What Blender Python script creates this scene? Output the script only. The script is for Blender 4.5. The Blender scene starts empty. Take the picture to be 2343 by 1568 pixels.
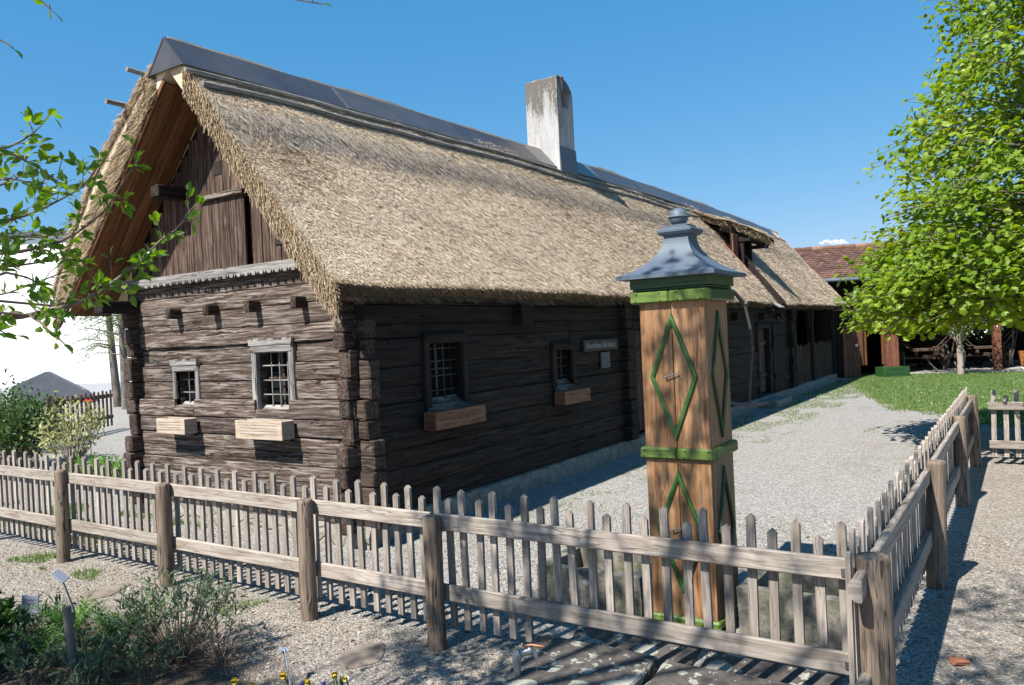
import bpy, math, random
import numpy as np
from mathutils import Vector, Matrix, noise as mnoise
random.seed(7); rng = np.random.default_rng(11)
R_ = math.radians
SC = bpy.context.scene
COL = SC.collection
A = np.array

# ---------------------------------------------------------------- camera, sky, sun, exposure
H_EYE = 1.7
YAW, PITCH, ROLL = R_(33.4), R_(-0.45), R_(2.67)
cam_d = bpy.data.cameras.new('camera'); cam = bpy.data.objects.new('camera', cam_d); COL.objects.link(cam)
cam_d.sensor_fit = 'HORIZONTAL'; cam_d.sensor_width = 23.6; cam_d.lens = 23.6 * 1786.0 / 2342.0
cam_d.clip_start = 0.05; cam_d.clip_end = 3000
F0 = Vector((math.cos(YAW) * math.cos(PITCH), math.sin(YAW) * math.cos(PITCH), math.sin(PITCH)))
R0 = Vector((math.sin(YAW), -math.cos(YAW), 0)); U0 = R0.cross(F0)
R1 = R0 * math.cos(ROLL) - U0 * math.sin(ROLL); U1 = R0 * math.sin(ROLL) + U0 * math.cos(ROLL)
m3 = Matrix((R1, U1, -F0)).transposed()
cam.matrix_world = Matrix.Translation((0, 0, H_EYE)) @ m3.to_4x4()
SC.camera = cam

SUN_D = Vector((0.63, -0.115, -0.765)).normalized()          # direction the light travels
SKY_CURVE = ((0.42, 1.22), (1.42, .60), (2.75, .40))
sun_d = bpy.data.lights.new('sun', 'SUN'); sun = bpy.data.objects.new('sun', sun_d); COL.objects.link(sun)
sun_d.energy = 5.0; sun_d.angle = R_(0.53); sun_d.color = (1.0, 0.955, 0.88)
sun.rotation_euler = (-SUN_D).to_track_quat('Z', 'Y').to_euler()
W = bpy.data.worlds.new('World'); SC.world = W; W.use_nodes = True
wn = W.node_tree.nodes; wl = W.node_tree.links; wn.clear()
sky = wn.new('ShaderNodeTexSky'); sky.sky_type = 'NISHITA'; sky.sun_disc = False
sky.sun_elevation = math.asin(-SUN_D.z); sky.sun_rotation = math.atan2(-SUN_D.x, -SUN_D.y)
sky.air_density = 1.0; sky.dust_density = 0.25; sky.ozone_density = 2.2; sky.altitude = 400
bg = wn.new('ShaderNodeBackground'); bg.inputs['Strength'].default_value = 0.075
wo = wn.new('ShaderNodeOutputWorld')
ssp = wn.new('ShaderNodeSeparateColor'); scb = wn.new('ShaderNodeCombineColor'); wl.new(sky.outputs[0], ssp.inputs[0])
for i_, (k_, g_) in enumerate(SKY_CURVE):                      # a clear, deep blue spring sky: k * c ** g per channel
    pw = wn.new('ShaderNodeMath'); pw.operation = 'POWER'; pw.inputs[1].default_value = g_
    ml = wn.new('ShaderNodeMath'); ml.operation = 'MULTIPLY'; ml.inputs[1].default_value = k_
    wl.new(ssp.outputs[i_], pw.inputs[0]); wl.new(pw.outputs[0], ml.inputs[0]); wl.new(ml.outputs[0], scb.inputs[i_])
wl.new(scb.outputs[0], bg.inputs[0]); wl.new(bg.outputs[0], wo.inputs[0])
SC.view_settings.view_transform = 'Standard'; SC.view_settings.look = 'None'
SC.view_settings.exposure = 1.0; SC.view_settings.gamma = 1.0
SC.cycles.use_denoising = True
SC.cycles.max_bounces = 6; SC.cycles.diffuse_bounces = 1; SC.cycles.transmission_bounces = 4; SC.cycles.glossy_bounces = 2
SC.cycles.sample_clamp_indirect = 6

# ---------------------------------------------------------------- mesh helpers
WL = {}                                                       # world location of each empty / part
class MB:
    def __init__(s): s.v = []; s.f = []; s.g = []; s.t = []; s.s = []
    def add(s, V, F, G=None, tint=0.5, smooth=False):
        b = len(s.v); s.v.extend([tuple(map(float, p)) for p in V])
        G = V if G is None else G
        s.g.extend([tuple(map(float, p)) for p in G]); s.t.extend([tint] * len(V))
        s.f.extend([tuple(i + b for i in f) for f in F]); s.s.extend([smooth] * len(F))
    def box(s, lo, hi, grain=0, ch=0.004, tint=None, M=None, jit=0.0):
        lo, hi = A(lo, float), A(hi, float); c = (lo + hi) / 2; h = (hi - lo) / 2
        ch = min(ch, h.min() * 0.45)
        V = []; idx = {}
        for sx in (-1, 1):
            for sy in (-1, 1):
                for sz in (-1, 1):
                    sg = A((sx, sy, sz))
                    for a in range(3):
                        q = h.copy() - ch; q[a] = h[a]
                        idx[(sx, sy, sz, a)] = len(V); V.append(sg * q)
        F = []
        for a in range(3):
            b, d = (a + 1) % 3, (a + 2) % 3
            for sg in (-1, 1):
                q = []
                for u, w in ((-1, -1), (1, -1), (1, 1), (-1, 1)):
                    k = [0, 0, 0]; k[a] = sg; k[b] = u; k[d] = w; q.append(idx[(*k, a)])
                F.append(q if sg > 0 else q[::-1])
            for u in (-1, 1):                                # chamfer strips along axis a
                for w in (-1, 1):
                    k0 = [0, 0, 0]; k1 = [0, 0, 0]
                    k0[a] = -1; k1[a] = 1; k0[b] = k1[b] = u; k0[d] = k1[d] = w
                    q = [idx[(*k0, b)], idx[(*k1, b)], idx[(*k1, d)], idx[(*k0, d)]]
                    F.append(q if u * w < 0 else q[::-1])
        for sx in (-1, 1):
            for sy in (-1, 1):
                for sz in (-1, 1):
                    q = [idx[(sx, sy, sz, a)] for a in range(3)]
                    F.append(q if sx * sy * sz > 0 else q[::-1])
        V = A(V)
        off = rng.random(3) * 40
        G = V[:, [grain, (grain + 1) % 3, (grain + 2) % 3]] + off
        if jit: V = V + rng.normal(0, jit, V.shape)
        V = V + c
        if M is not None:
            Mn = A(M); V = V @ Mn[:3, :3].T + Mn[:3, 3]
        s.add(V, F, G, rng.random() if tint is None else tint)
    def beam(s, p0, p1, w, h, up=(0, 0, 1), ch=0.004, tint=None, ext=0.0):
        p0, p1 = Vector(p0), Vector(p1); d = (p1 - p0); L = d.length; d.normalize()
        u = Vector(up); u = (u - d * u.dot(d)).normalized(); r = d.cross(u)
        M = Matrix((d, r, u)).transposed().to_4x4(); M.translation = p0
        s.box((-ext, -w / 2, -h / 2), (L + ext, w / 2, h / 2), 0, ch, tint, M)
    def tube(s, pts, rad, seg=8, cap=True, tint=None, smooth=True):
        pts = [Vector(p) for p in pts]; n = len(pts)
        rad = [rad] * n if isinstance(rad, (int, float)) else rad
        tint = rng.random() if tint is None else tint
        V = []; G = []; ref = Vector((0.21, 0.37, 0.9)).normalized(); l = 0; off = rng.random(3) * 40
        for i, p in enumerate(pts):
            d = (pts[min(i + 1, n - 1)] - pts[max(i - 1, 0)]).normalized()
            if abs(d.dot(ref)) > 0.95: ref = Vector((0.9, 0.3, 0.2)).normalized()
            a = d.cross(ref).normalized(); b = d.cross(a)
            if i: l += (p - pts[i - 1]).length
            for k in range(seg):
                t = 2 * math.pi * k / seg
                o = (a * math.cos(t) + b * math.sin(t)) * rad[i]
                V.append(p + o); G.append((l + off[0], math.cos(t) * rad[i] + off[1], math.sin(t) * rad[i] + off[2]))
        F = []
        for i in range(n - 1):
            for k in range(seg):
                k2 = (k + 1) % seg
                F.append((i * seg + k, (i + 1) * seg + k, (i + 1) * seg + k2, i * seg + k2))
        s.add(V, F, G, tint, smooth)
        if cap:
            s.add(V[:seg], [tuple(range(seg))], G[:seg], tint); s.add(V[-seg:], [tuple(range(seg))[::-1]], G[-seg:], tint)
    def lathe(s, prof, c=(0, 0, 0), seg=24, smooth=True, tint=0.5):
        V = [(c[0] + r * math.cos(2 * math.pi * k / seg), c[1] + r * math.sin(2 * math.pi * k / seg), c[2] + z) for r, z in prof for k in range(seg)]
        F = [(i * seg + k, i * seg + (k + 1) % seg, (i + 1) * seg + (k + 1) % seg, (i + 1) * seg + k) for i in range(len(prof) - 1) for k in range(seg)]
        s.add(V, F, None, tint, smooth)
    def prism(s, poly, axis, a0, a1, tint=None, grain=None, off=None):
        """poly in the two other axes (cyclic order), extruded along axis from a0 to a1"""
        n = len(poly); V = []
        for a in (a0, a1):
            for p in poly:
                q = [0, 0, 0]; q[axis] = a; q[(axis + 1) % 3] = p[0]; q[(axis + 2) % 3] = p[1]; V.append(q)
        ar = sum(poly[i][0] * poly[(i + 1) % n][1] - poly[(i + 1) % n][0] * poly[i][1] for i in range(n))
        F = [tuple(range(n))[::-1], tuple(range(n, 2 * n))] + [(i, (i + 1) % n, n + (i + 1) % n, n + i) for i in range(n)]
        if (ar < 0) != (a1 < a0): F = [f[::-1] for f in F]
        g = axis if grain is None else grain
        G = A(V, float)[:, [g, (g + 1) % 3, (g + 2) % 3]] + (rng.random(3) * 40)
        s.add(V, F, G, rng.random() if tint is None else tint)
    def build(s, name, mat, parent=None, base=None):
        return fast(name, A(s.v), s.f, mat, parent, A(s.g), A(s.t), s.s, base)

def fast(name, V, F, mat, parent=None, G=None, T=None, smooth=None, base=None):
    V = np.asarray(V, np.float64)
    b = WL.get(parent.name, A((0, 0, 0))) if parent is not None else (A((0, 0, 0)) if base is None else A(base, float))
    me = bpy.data.meshes.new(name)
    if isinstance(F, np.ndarray):
        n, k = F.shape
        me.vertices.add(len(V)); me.vertices.foreach_set('co', (V - b).astype(np.float32).ravel())
        me.loops.add(n * k); me.loops.foreach_set('vertex_index', F.astype(np.int32).ravel())
        me.polygons.add(n); me.polygons.foreach_set('loop_start', np.arange(0, n * k, k, dtype=np.int32))
        me.update(calc_edges=True)
    else:
        me.from_pydata((V - b).tolist(), [], F); me.update()
    if smooth is not None:
        sm = np.full(len(me.polygons), bool(smooth)) if isinstance(smooth, bool) else A(smooth, bool)
        me.polygons.foreach_set('use_smooth', sm)
    else:
        me.polygons.foreach_set('use_smooth', np.zeros(len(me.polygons), bool))
    at = me.attributes.new('gc', 'FLOAT_VECTOR', 'POINT')
    at.data.foreach_set('vector', np.asarray(V if G is None else G, np.float32).ravel())
    at = me.attributes.new('tint', 'FLOAT', 'POINT')
    at.data.foreach_set('value', np.asarray(np.full(len(V), .5) if T is None else T, np.float32))
    if mat is not None: me.materials.append(mat)
    o = bpy.data.objects.new(name, me); COL.objects.link(o)
    if parent is not None: o.parent = parent; WL[o.name] = b
    else: o.location = b; WL[o.name] = b
    return o
def thing(name, loc, label, cat, group=None, rz=0.0):
    o = bpy.data.objects.new(name, None); COL.objects.link(o); o.location = loc; o.rotation_euler = (0, 0, rz)
    o.empty_display_size = 0.2
    WL[o.name] = A(loc, float) if not rz else A((0., 0., 0.))
    tag(o, label, cat, group); return o
def tag(o, label, cat, group=None):
    o['label'] = label; o['category'] = cat
    if group: o['group'] = group
    return o
def kind(o, k): o['kind'] = k; return o
def copy_child(src, parent, loc=(0, 0, 0), rot=None):
    c = src.copy(); COL.objects.link(c); c.parent = parent; c.location = loc
    if rot is not None: c.rotation_euler = rot
    WL[c.name] = WL[parent.name]; return c
def copy_tree(o, loc, rz=0.0, label=None):
    r = o.copy(); COL.objects.link(r); r.location = loc; r.rotation_euler = (0, 0, rz)
    if label: r['label'] = label
    for ch in list(o.children):
        c = ch.copy(); COL.objects.link(c); c.parent = r
        for g in list(ch.children):
            d = g.copy(); COL.objects.link(d); d.parent = c
    return r
def nz(x, y=0.0, z=0.0): return mnoise.noise(Vector((x, y, z)))

# ---------------------------------------------------------------- materials
class NT:
    def __init__(s, name):
        s.m = bpy.data.materials.new(name); s.m.use_nodes = True
        s.t = s.m.node_tree; s.t.nodes.clear(); s.out = s.n('ShaderNodeOutputMaterial')
    def n(s, typ, **kw):
        nd = s.t.nodes.new(typ)
        for k, v in kw.items():
            if k.startswith('i_'): nd.inputs[k[2:].replace('_', ' ')].default_value = v
            else: setattr(nd, k, v)
        return nd
    def l(s, a, b): s.t.links.new(a, b)
    def attr(s, nm): return s.n('ShaderNodeAttribute', attribute_name=nm)
    def scale(s, vec, sc):
        m = s.n('ShaderNodeMapping'); m.inputs['Scale'].default_value = sc; s.l(vec, m.inputs['Vector']); return m.outputs[0]
    def noise(s, vec, scale, detail=3, rough=.55, dist=0.0):
        t = s.n('ShaderNodeTexNoise'); t.inputs['Scale'].default_value = scale; t.inputs['Detail'].default_value = detail
        t.inputs['Roughness'].default_value = rough; t.inputs['Distortion'].default_value = dist
        if vec is not None: s.l(vec, t.inputs['Vector'])
        return t.outputs['Fac']
    def ramp(s, fac, stops):
        r = s.n('ShaderNodeValToRGB'); e = r.color_ramp.elements
        while len(e) > 1: e.remove(e[-1])
        e[0].position = stops[0][0]; e[0].color = (*stops[0][1], 1) if len(stops[0][1]) == 3 else stops[0][1]
        for p, c in stops[1:]:
            x = e.new(p); x.color = (*c, 1)
        s.l(fac, r.inputs[0]); return r.outputs[0]
    def fr(s, fac, a, b):                                    # float ramp
        return s.ramp(fac, [(a, (0, 0, 0)), (b, (1, 1, 1))])
    def mix(s, fac, a, b, mode='MIX'):
        m = s.n('ShaderNodeMix', data_type='RGBA', blend_type=mode)
        for sock, v in ((m.inputs[0], fac), (m.inputs[6], a), (m.inputs[7], b)):
            if isinstance(v, (int, float)): sock.default_value = v
            elif isinstance(v, tuple): sock.default_value = (*v, 1)
            else: s.l(v, sock)
        return m.outputs[2]
    def math(s, op, a, b=None, c=None, clamp=False):
        m = s.n('ShaderNodeMath', operation=op, use_clamp=clamp)
        for i, v in enumerate((a, b, c)):
            if v is None: continue
            if isinstance(v, (int, float)): m.inputs[i].default_value = v
            else: s.l(v, m.inputs[i])
        return m.outputs[0]
    def bump(s, h, strength=.5, dist=.01, nrm=None):
        b = s.n('ShaderNodeBump'); b.inputs['Strength'].default_value = strength; b.inputs['Distance'].default_value = dist
        s.l(h, b.inputs['Height'])
        if nrm is not None: s.l(nrm, b.inputs['Normal'])
        return b.outputs[0]
    def pbr(s, col, rough=.8, nrm=None, metal=0.0, spec=.3):
        p = s.n('ShaderNodeBsdfPrincipled')
        for nm, v in (('Base Color', col), ('Roughness', rough), ('Metallic', metal), ('Specular IOR Level', spec)):
            if isinstance(v, (int, float)): p.inputs[nm].default_value = v
            elif isinstance(v, tuple): p.inputs[nm].default_value = (*v, 1)
            else: s.l(v, p.inputs[nm])
        if nrm is not None: s.l(nrm, p.inputs['Normal'])
        s.l(p.outputs[0], s.out.inputs[0]); return p

def wood(name, light, mid, dark, gs=1.0, crack=.5, bump=.6, rough=.8, knots=True, fine=1.0, spec=.25):
    """grain runs along gc.x; light/mid/dark are the colours of the wood"""
    t = NT(name); gc = t.attr('gc').outputs['Vector']; ti = t.attr('tint').outputs['Fac']
    warp = t.n('ShaderNodeTexNoise'); warp.inputs['Scale'].default_value = 2.2 * gs; warp.inputs['Detail'].default_value = 2
    t.l(gc, warp.inputs['Vector'])
    wv = t.n('ShaderNodeVectorMath', operation='MULTIPLY_ADD'); wv.inputs[1].default_value = (0, .05 / gs, .05 / gs)
    t.l(warp.outputs['Color'], wv.inputs[0]); t.l(gc, wv.inputs[2]); v = wv.outputs[0]
    g1 = t.noise(t.scale(v, (1.6 * gs, 30 * gs, 30 * gs)), 1.0, 4, .6)
    g2 = t.noise(t.scale(v, (6 * gs, 130 * gs * fine, 130 * gs * fine)), 1.0, 2, .5)
    big = t.noise(t.scale(v, (1.1 * gs, 4 * gs, 4 * gs)), 1.0, 3, .6)
    col = t.ramp(g1, [(.33, dark), (.49, mid), (.66, light)])
    col = t.mix(t.math('MULTIPLY', t.fr(big, .4, .7), .5), col, mid)
    col = t.mix(t.math('MULTIPLY', t.fr(g2, .55, .8), .35), col, dark)
    br = t.math('MULTIPLY_ADD', ti, .5, .75)
    col = t.mix(1.0, col, t.n('ShaderNodeCombineColor').outputs[0], 'MULTIPLY') if False else col
    hsv = t.n('ShaderNodeHueSaturation'); t.l(col, hsv.inputs['Color']); t.l(br, hsv.inputs['Value']); col = hsv.outputs[0]
    h = t.math('ADD', g1, t.math('MULTIPLY', g2, .5))
    if knots:
        vo = t.n('ShaderNodeTexVoronoi'); vo.inputs['Scale'].default_value = 1.0
        t.l(t.scale(gc, (2.6 * gs, 9 * gs, 9 * gs)), vo.inputs['Vector'])
        kn = t.ramp(vo.outputs['Distance'], [(.06, (1, 1, 1)), (.16, (0, 0, 0))])
        col = t.mix(t.math('MULTIPLY', kn, .6), col, dark); h = t.math('ADD', h, t.math('MULTIPLY', kn, .4))
    if crack > 0:
        c = t.noise(t.scale(v, (.9 * gs, 16 * gs, 16 * gs)), 1.0, 2, .5, .3)
        c = t.math('ABSOLUTE', t.math('SUBTRACT', c, .5))
        cr = t.ramp(c, [(.006, (1, 1, 1)), (.02, (0, 0, 0))])
        msk = t.fr(t.noise(t.scale(gc, (.7 * gs, 3 * gs, 3 * gs)), 1.0, 1), .38, .52)
        cr = t.math('MULTIPLY', cr, msk)
        col = t.mix(t.math('MULTIPLY', cr, crack), col, tuple(x * .25 for x in dark))
        h = t.math('SUBTRACT', h, t.math('MULTIPLY', cr, 1.5))
    t.pbr(col, rough, t.bump(h, bump, .006 / gs), 0.0, spec); return t.m

def simple(name, c1, c2, scale=6.0, rough=.6, bump=.1, metal=0.0, spec=.4, stretch=(1, 1, 1), bd=.004, tint=0.0, detail=4):
    t = NT(name); gc = t.attr('gc').outputs['Vector']; n = t.noise(t.scale(gc, stretch), scale, detail, .6)
    col = t.ramp(n, [(.3, c1), (.7, c2)])
    if tint:
        hsv = t.n('ShaderNodeHueSaturation'); t.l(col, hsv.inputs['Color'])
        t.l(t.math('MULTIPLY_ADD', t.attr('tint').outputs['Fac'], tint, 1 - tint / 2), hsv.inputs['Value']); col = hsv.outputs[0]
    t.pbr(col, rough, t.bump(n, bump, bd), metal, spec); return t.m

def leafmat(name, top, bot, young=None, trans=.45, rough=.45, spec=.35):
    t = NT(name); ti = t.attr('tint').outputs['Fac']
    col = t.ramp(ti, [(0.0, bot), (.6, top)] + ([(1.0, young)] if young else []))
    d = t.n('ShaderNodeBsdfPrincipled'); t.l(col, d.inputs['Base Color']); d.inputs['Roughness'].default_value = rough
    d.inputs['Specular IOR Level'].default_value = spec
    tr = t.n('ShaderNodeBsdfTranslucent')
    hv = t.n('ShaderNodeHueSaturation'); hv.inputs['Hue'].default_value = .485; hv.inputs['Saturation'].default_value = 1.15; hv.inputs['Value'].default_value = 1.5
    t.l(col, hv.inputs['Color']); t.l(hv.outputs[0], tr.inputs[0])
    mx = t.n('ShaderNodeMixShader'); mx.inputs[0].default_value = trans
    t.l(d.outputs[0], mx.inputs[1]); t.l(tr.outputs[0], mx.inputs[2]); t.l(mx.outputs[0], t.out.inputs[0]); return t.m

def strawmat(name, stops, trans=.3):
    t = NT(name); ti = t.attr('tint').outputs['Fac']
    geo = t.n('ShaderNodeNewGeometry').outputs['Position']
    big = t.noise(geo, .55, 4, .65); sm = t.noise(geo, 3.5, 3, .6)
    col = t.ramp(ti, stops)
    st = t.fr(t.math('ADD', t.math('MULTIPLY', big, .75), t.math('MULTIPLY', sm, .25)), .53, .68)
    col = t.mix(t.math('MULTIPLY', st, .25), col, tuple(x * .5 for x in stops[1][1]))
    d = t.n('ShaderNodeBsdfPrincipled'); t.l(col, d.inputs['Base Color']); d.inputs['Roughness'].default_value = .75
    d.inputs['Specular IOR Level'].default_value = .25
    tr = t.n('ShaderNodeBsdfTranslucent'); t.l(col, tr.inputs[0])
    mx = t.n('ShaderNodeMixShader'); mx.inputs[0].default_value = trans
    t.l(d.outputs[0], mx.inputs[1]); t.l(tr.outputs[0], mx.inputs[2]); t.l(mx.outputs[0], t.out.inputs[0]); return t.m

M = {}
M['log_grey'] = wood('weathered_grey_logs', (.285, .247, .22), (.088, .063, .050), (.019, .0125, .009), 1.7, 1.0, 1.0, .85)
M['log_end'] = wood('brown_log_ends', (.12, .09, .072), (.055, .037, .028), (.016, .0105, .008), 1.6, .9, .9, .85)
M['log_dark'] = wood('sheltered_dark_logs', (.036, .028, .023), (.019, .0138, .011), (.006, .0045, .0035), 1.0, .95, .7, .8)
M['board_red'] = wood('dark_red_brown_boards', (.17, .118, .094), (.068, .042, .031), (.022, .0135, .010), 1.6, .8, .8, .8)
M['grey_wood'] = wood('silver_grey_wood', (.33, .315, .30), (.21, .197, .185), (.08, .07, .062), 1.6, .7, .6, .8)
M['fence'] = wood('weathered_fence_larch', (.37, .335, .30), (.275, .235, .20), (.16, .127, .10), 1.9, .4, .5, .75)
M['post'] = wood('brown_fence_posts', (.26, .205, .16), (.175, .13, .098), (.08, .057, .042), 1.9, .9, .7, .8)
M['pump_wood'] = wood('oiled_larch', (.37, .215, .115), (.265, .137, .063), (.12, .05, .02), 1.6, .45, .2, .5, True, 1.0, .4)
M['box_wood'] = wood('bare_pine', (.44, .37, .305), (.37, .30, .235), (.23, .16, .105), 2.0, .3, .3, .7)
M['soffit'] = wood('bounce_toned_larch', (.22, .10, .042), (.155, .066, .026), (.08, .032, .012), 1.3, .5, .4, .7)  # warm bounce light is put into the orange of this larch
M['red_shed'] = wood('red_brown_shed_boards', (.27, .12, .075), (.19, .073, .045), (.09, .034, .022), 1.6, .6, .5, .7)
M['barn_dark'] = wood('dark_barn_boards', (.035, .024, .02), (.02, .013, .011), (.008, .006, .005), 1.2, .5, .6, .8)
M['barrel'] = wood('orange_barrel_staves', (.46, .20, .06), (.36, .14, .035), (.2, .07, .018), 2, .3, .3, .6)
M['brown_fence'] = wood('old_brown_fence', (.14, .095, .07), (.08, .05, .036), (.03, .02, .015), 1.6, .4, .5, .8)
M['pole'] = wood('grey_round_poles', (.30, .29, .27), (.19, .18, .165), (.08, .07, .06), 1.6, .6, .5, .8)
M['bark'] = simple('grey_bark', (.075, .06, .05), (.2, .175, .15), 9, .9, .8, stretch=(.35, 1, 1), bd=.02)
M['twig'] = simple('brown_twig', (.10, .07, .05), (.2, .15, .11), 20, .8, .3)
M['green'] = wood('moss_green_paint', (.125, .185, .035), (.085, .135, .025), (.04, .075, .014), 1.3, .3, .3, .42, False, 1, .45)
M['green_dark'] = wood('dark_green_paint_and_shade', (.028, .075, .02), (.018, .055, .015), (.008, .03, .009), 1.3, .2, .3, .38, False, 1, .5)
M['zinc'] = simple('blue_grey_sheet_metal', (.07, .092, .125), (.105, .132, .165), 3.0, .58, .2, .1, .4, bd=.01)
M['iron'] = simple('dark_iron', (.05, .05, .05), (.1, .095, .09), 20, .55, .2, .6)
M['steel'] = simple('bright_steel', (.5, .5, .5), (.65, .65, .65), 20, .3, .05, 1.0)
M['galv'] = simple('galvanised_pipe', (.22, .24, .25), (.36, .38, .39), 14, .42, .12, .8)
M['copper'] = simple('copper_handle', (.42, .17, .09), (.6, .28, .16), 14, .4, .1, .85)
M['bracket'] = simple('dark_bracket_steel', (.09, .1, .11), (.16, .17, .18), 30, .45, .1, .7)
M['tin'] = simple('corrugated_tin', (.22, .21, .21), (.32, .31, .31), 6, .55, .1, .3)
M['dark'] = simple('dark_interior', (.012, .010, .009), (.022, .018, .015), 3, .95, 0)
M['white_wall'] = simple('white_render', (.82, .83, .84), (.88, .88, .88), 2, .9, .05)
M['pale_grey'] = simple('pale_grey_render', (.40, .42, .45), (.46, .48, .5), 2, .9, .05)
M['roof_and_shadow'] = simple('roofing_and_shadow_grey', (.055, .065, .085), (.08, .09, .11), 5, .7, .1)
M['concrete'] = simple('concrete_floor', (.29, .275, .245), (.37, .35, .32), 4, .9, .2)
M['plaster_pier'] = simple('stained_pier_plaster', (.20, .16, .13), (.34, .29, .25), 4, .9, .2)
M['brick'] = simple('broken_brick', (.30, .10, .05), (.42, .17, .09), 16, .9, .5)
M['old_brick'] = simple('sooty_old_brick', (.075, .05, .04), (.16, .085, .06), 16, .95, .5)
M['paper'] = simple('shade_toned_label_plate', (.22, .245, .29), (.26, .285, .33), 4, .5, .02)  # bluish shade put into the colour of the white plates
M['sign_board'] = simple('dark_sign_board', (.035, .028, .022), (.05, .04, .032), 6, .6, .1)
M['sign_text'] = simple('white_lettering', (.26, .26, .25), (.32, .32, .31), 6, .6, 0)
M['label_text'] = simple('dark_lettering', (.05, .05, .06), (.08, .08, .09), 6, .6, 0)
M['plaque'] = simple('bluish_plaque', (.05, .07, .08), (.065, .085, .095), 6, .35, 0)
def glass_mat():
    t = NT('dark_window_glass'); t.pbr((.012, .014, .016), .06, None, 0, .5); return t.m
M['glass'] = glass_mat()
def cap_mat():
    t = NT('ridge_sheet_metal'); g = t.attr('gc').outputs['Vector']; ti = t.attr('tint').outputs['Fac']
    n = t.noise(g, 2.0, 4, .6)
    c = t.mix(ti, t.ramp(n, [(.3, (.085, .08, .085)), (.7, (.125, .12, .125))]), t.ramp(n, [(.3, (.2, .19, .18)), (.7, (.26, .25, .235))]))
    t.pbr(c, t.math('MULTIPLY_ADD', n, .25, .3), t.bump(n, .12, .02), .6, .5); return t.m
M['cap'] = cap_mat()
def plaster():
    t = NT('weathered_chimney_plaster'); geo = t.n('ShaderNodeNewGeometry').outputs['Position']
    sep = t.n('ShaderNodeSeparateXYZ'); t.l(geo, sep.inputs[0])
    hgt = t.math('MULTIPLY_ADD', sep.outputs['Z'], 1 / 1.25, -4.55 / 1.25)
    st = t.noise(t.scale(geo, (9, 9, 1.3)), 1.0, 5, .65); fn = t.noise(geo, 26, 4, .7)
    k = t.math('ADD', t.math('MULTIPLY', hgt, .34), t.math('ADD', t.math('MULTIPLY', st, 1.1), t.math('MULTIPLY', fn, .35)))
    col = t.ramp(k, [(.55, (.44, .44, .44)), (.85, (.33, .325, .32)), (1.12, (.215, .205, .19)), (1.45, (.12, .11, .10))])
    t.pbr(col, .95, t.bump(fn, .5, .01)); return t.m
M['plaster'] = plaster()
def stone(name, c1, c2, c3, sc=5.0):
    t = NT(name); g = t.attr('gc').outputs['Vector']
    vo = t.n('ShaderNodeTexVoronoi'); vo.inputs['Scale'].default_value = sc; t.l(g, vo.inputs['Vector'])
    ve = t.n('ShaderNodeTexVoronoi', feature='DISTANCE_TO_EDGE'); ve.inputs['Scale'].default_value = sc; t.l(g, ve.inputs['Vector'])
    n = t.noise(g, sc * 5, 5, .65)
    col = t.mix(.5, t.ramp(n, [(.3, c1), (.7, c2)]), t.mix(vo.outputs['Color'], c1, c2))
    e = t.ramp(ve.outputs['Distance'], [(.02, (1, 1, 1)), (.09, (0, 0, 0))])
    col = t.mix(t.math('MULTIPLY', e, .6), col, c3)
    t.pbr(col, .95, t.bump(t.math('SUBTRACT', n, t.math('MULTIPLY', e, .8)), .8, .02)); return t.m
M['rubble'] = stone('rubble_foundation', (.17, .155, .13), (.32, .3, .26), (.22, .2, .17), 6)
def trough_mat():
    t = NT('mossy_old_concrete'); g = t.attr('gc').outputs['Vector']
    n = t.noise(g, 30, 5, .7); b = t.noise(g, 4, 4, .6); s = t.noise(t.scale(g, (14, 14, 2)), 1, 3, .6)
    col = t.ramp(n, [(.3, (.11, .10, .08)), (.7, (.27, .255, .215))])
    col = t.mix(t.math('MULTIPLY', t.fr(b, .45, .7), .6), col, (.13, .13, .045))
    col = t.mix(t.math('MULTIPLY', t.fr(s, .5, .75), .45), col, (.06, .055, .045))
    li = t.n('ShaderNodeTexVoronoi'); li.inputs['Scale'].default_value = 9; t.l(g, li.inputs['Vector'])
    k = t.math('MULTIPLY', t.ramp(li.outputs['Distance'], [(.14, (1, 1, 1)), (.2, (0, 0, 0))]), t.fr(t.noise(g, 2.3, 2), .58, .62))
    col = t.mix(t.math('MULTIPLY', k, .8), col, (.46, .46, .42))
    t.pbr(col, .95, t.bump(n, .7, .012)); return t.m
M['trough'] = trough_mat()
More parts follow.
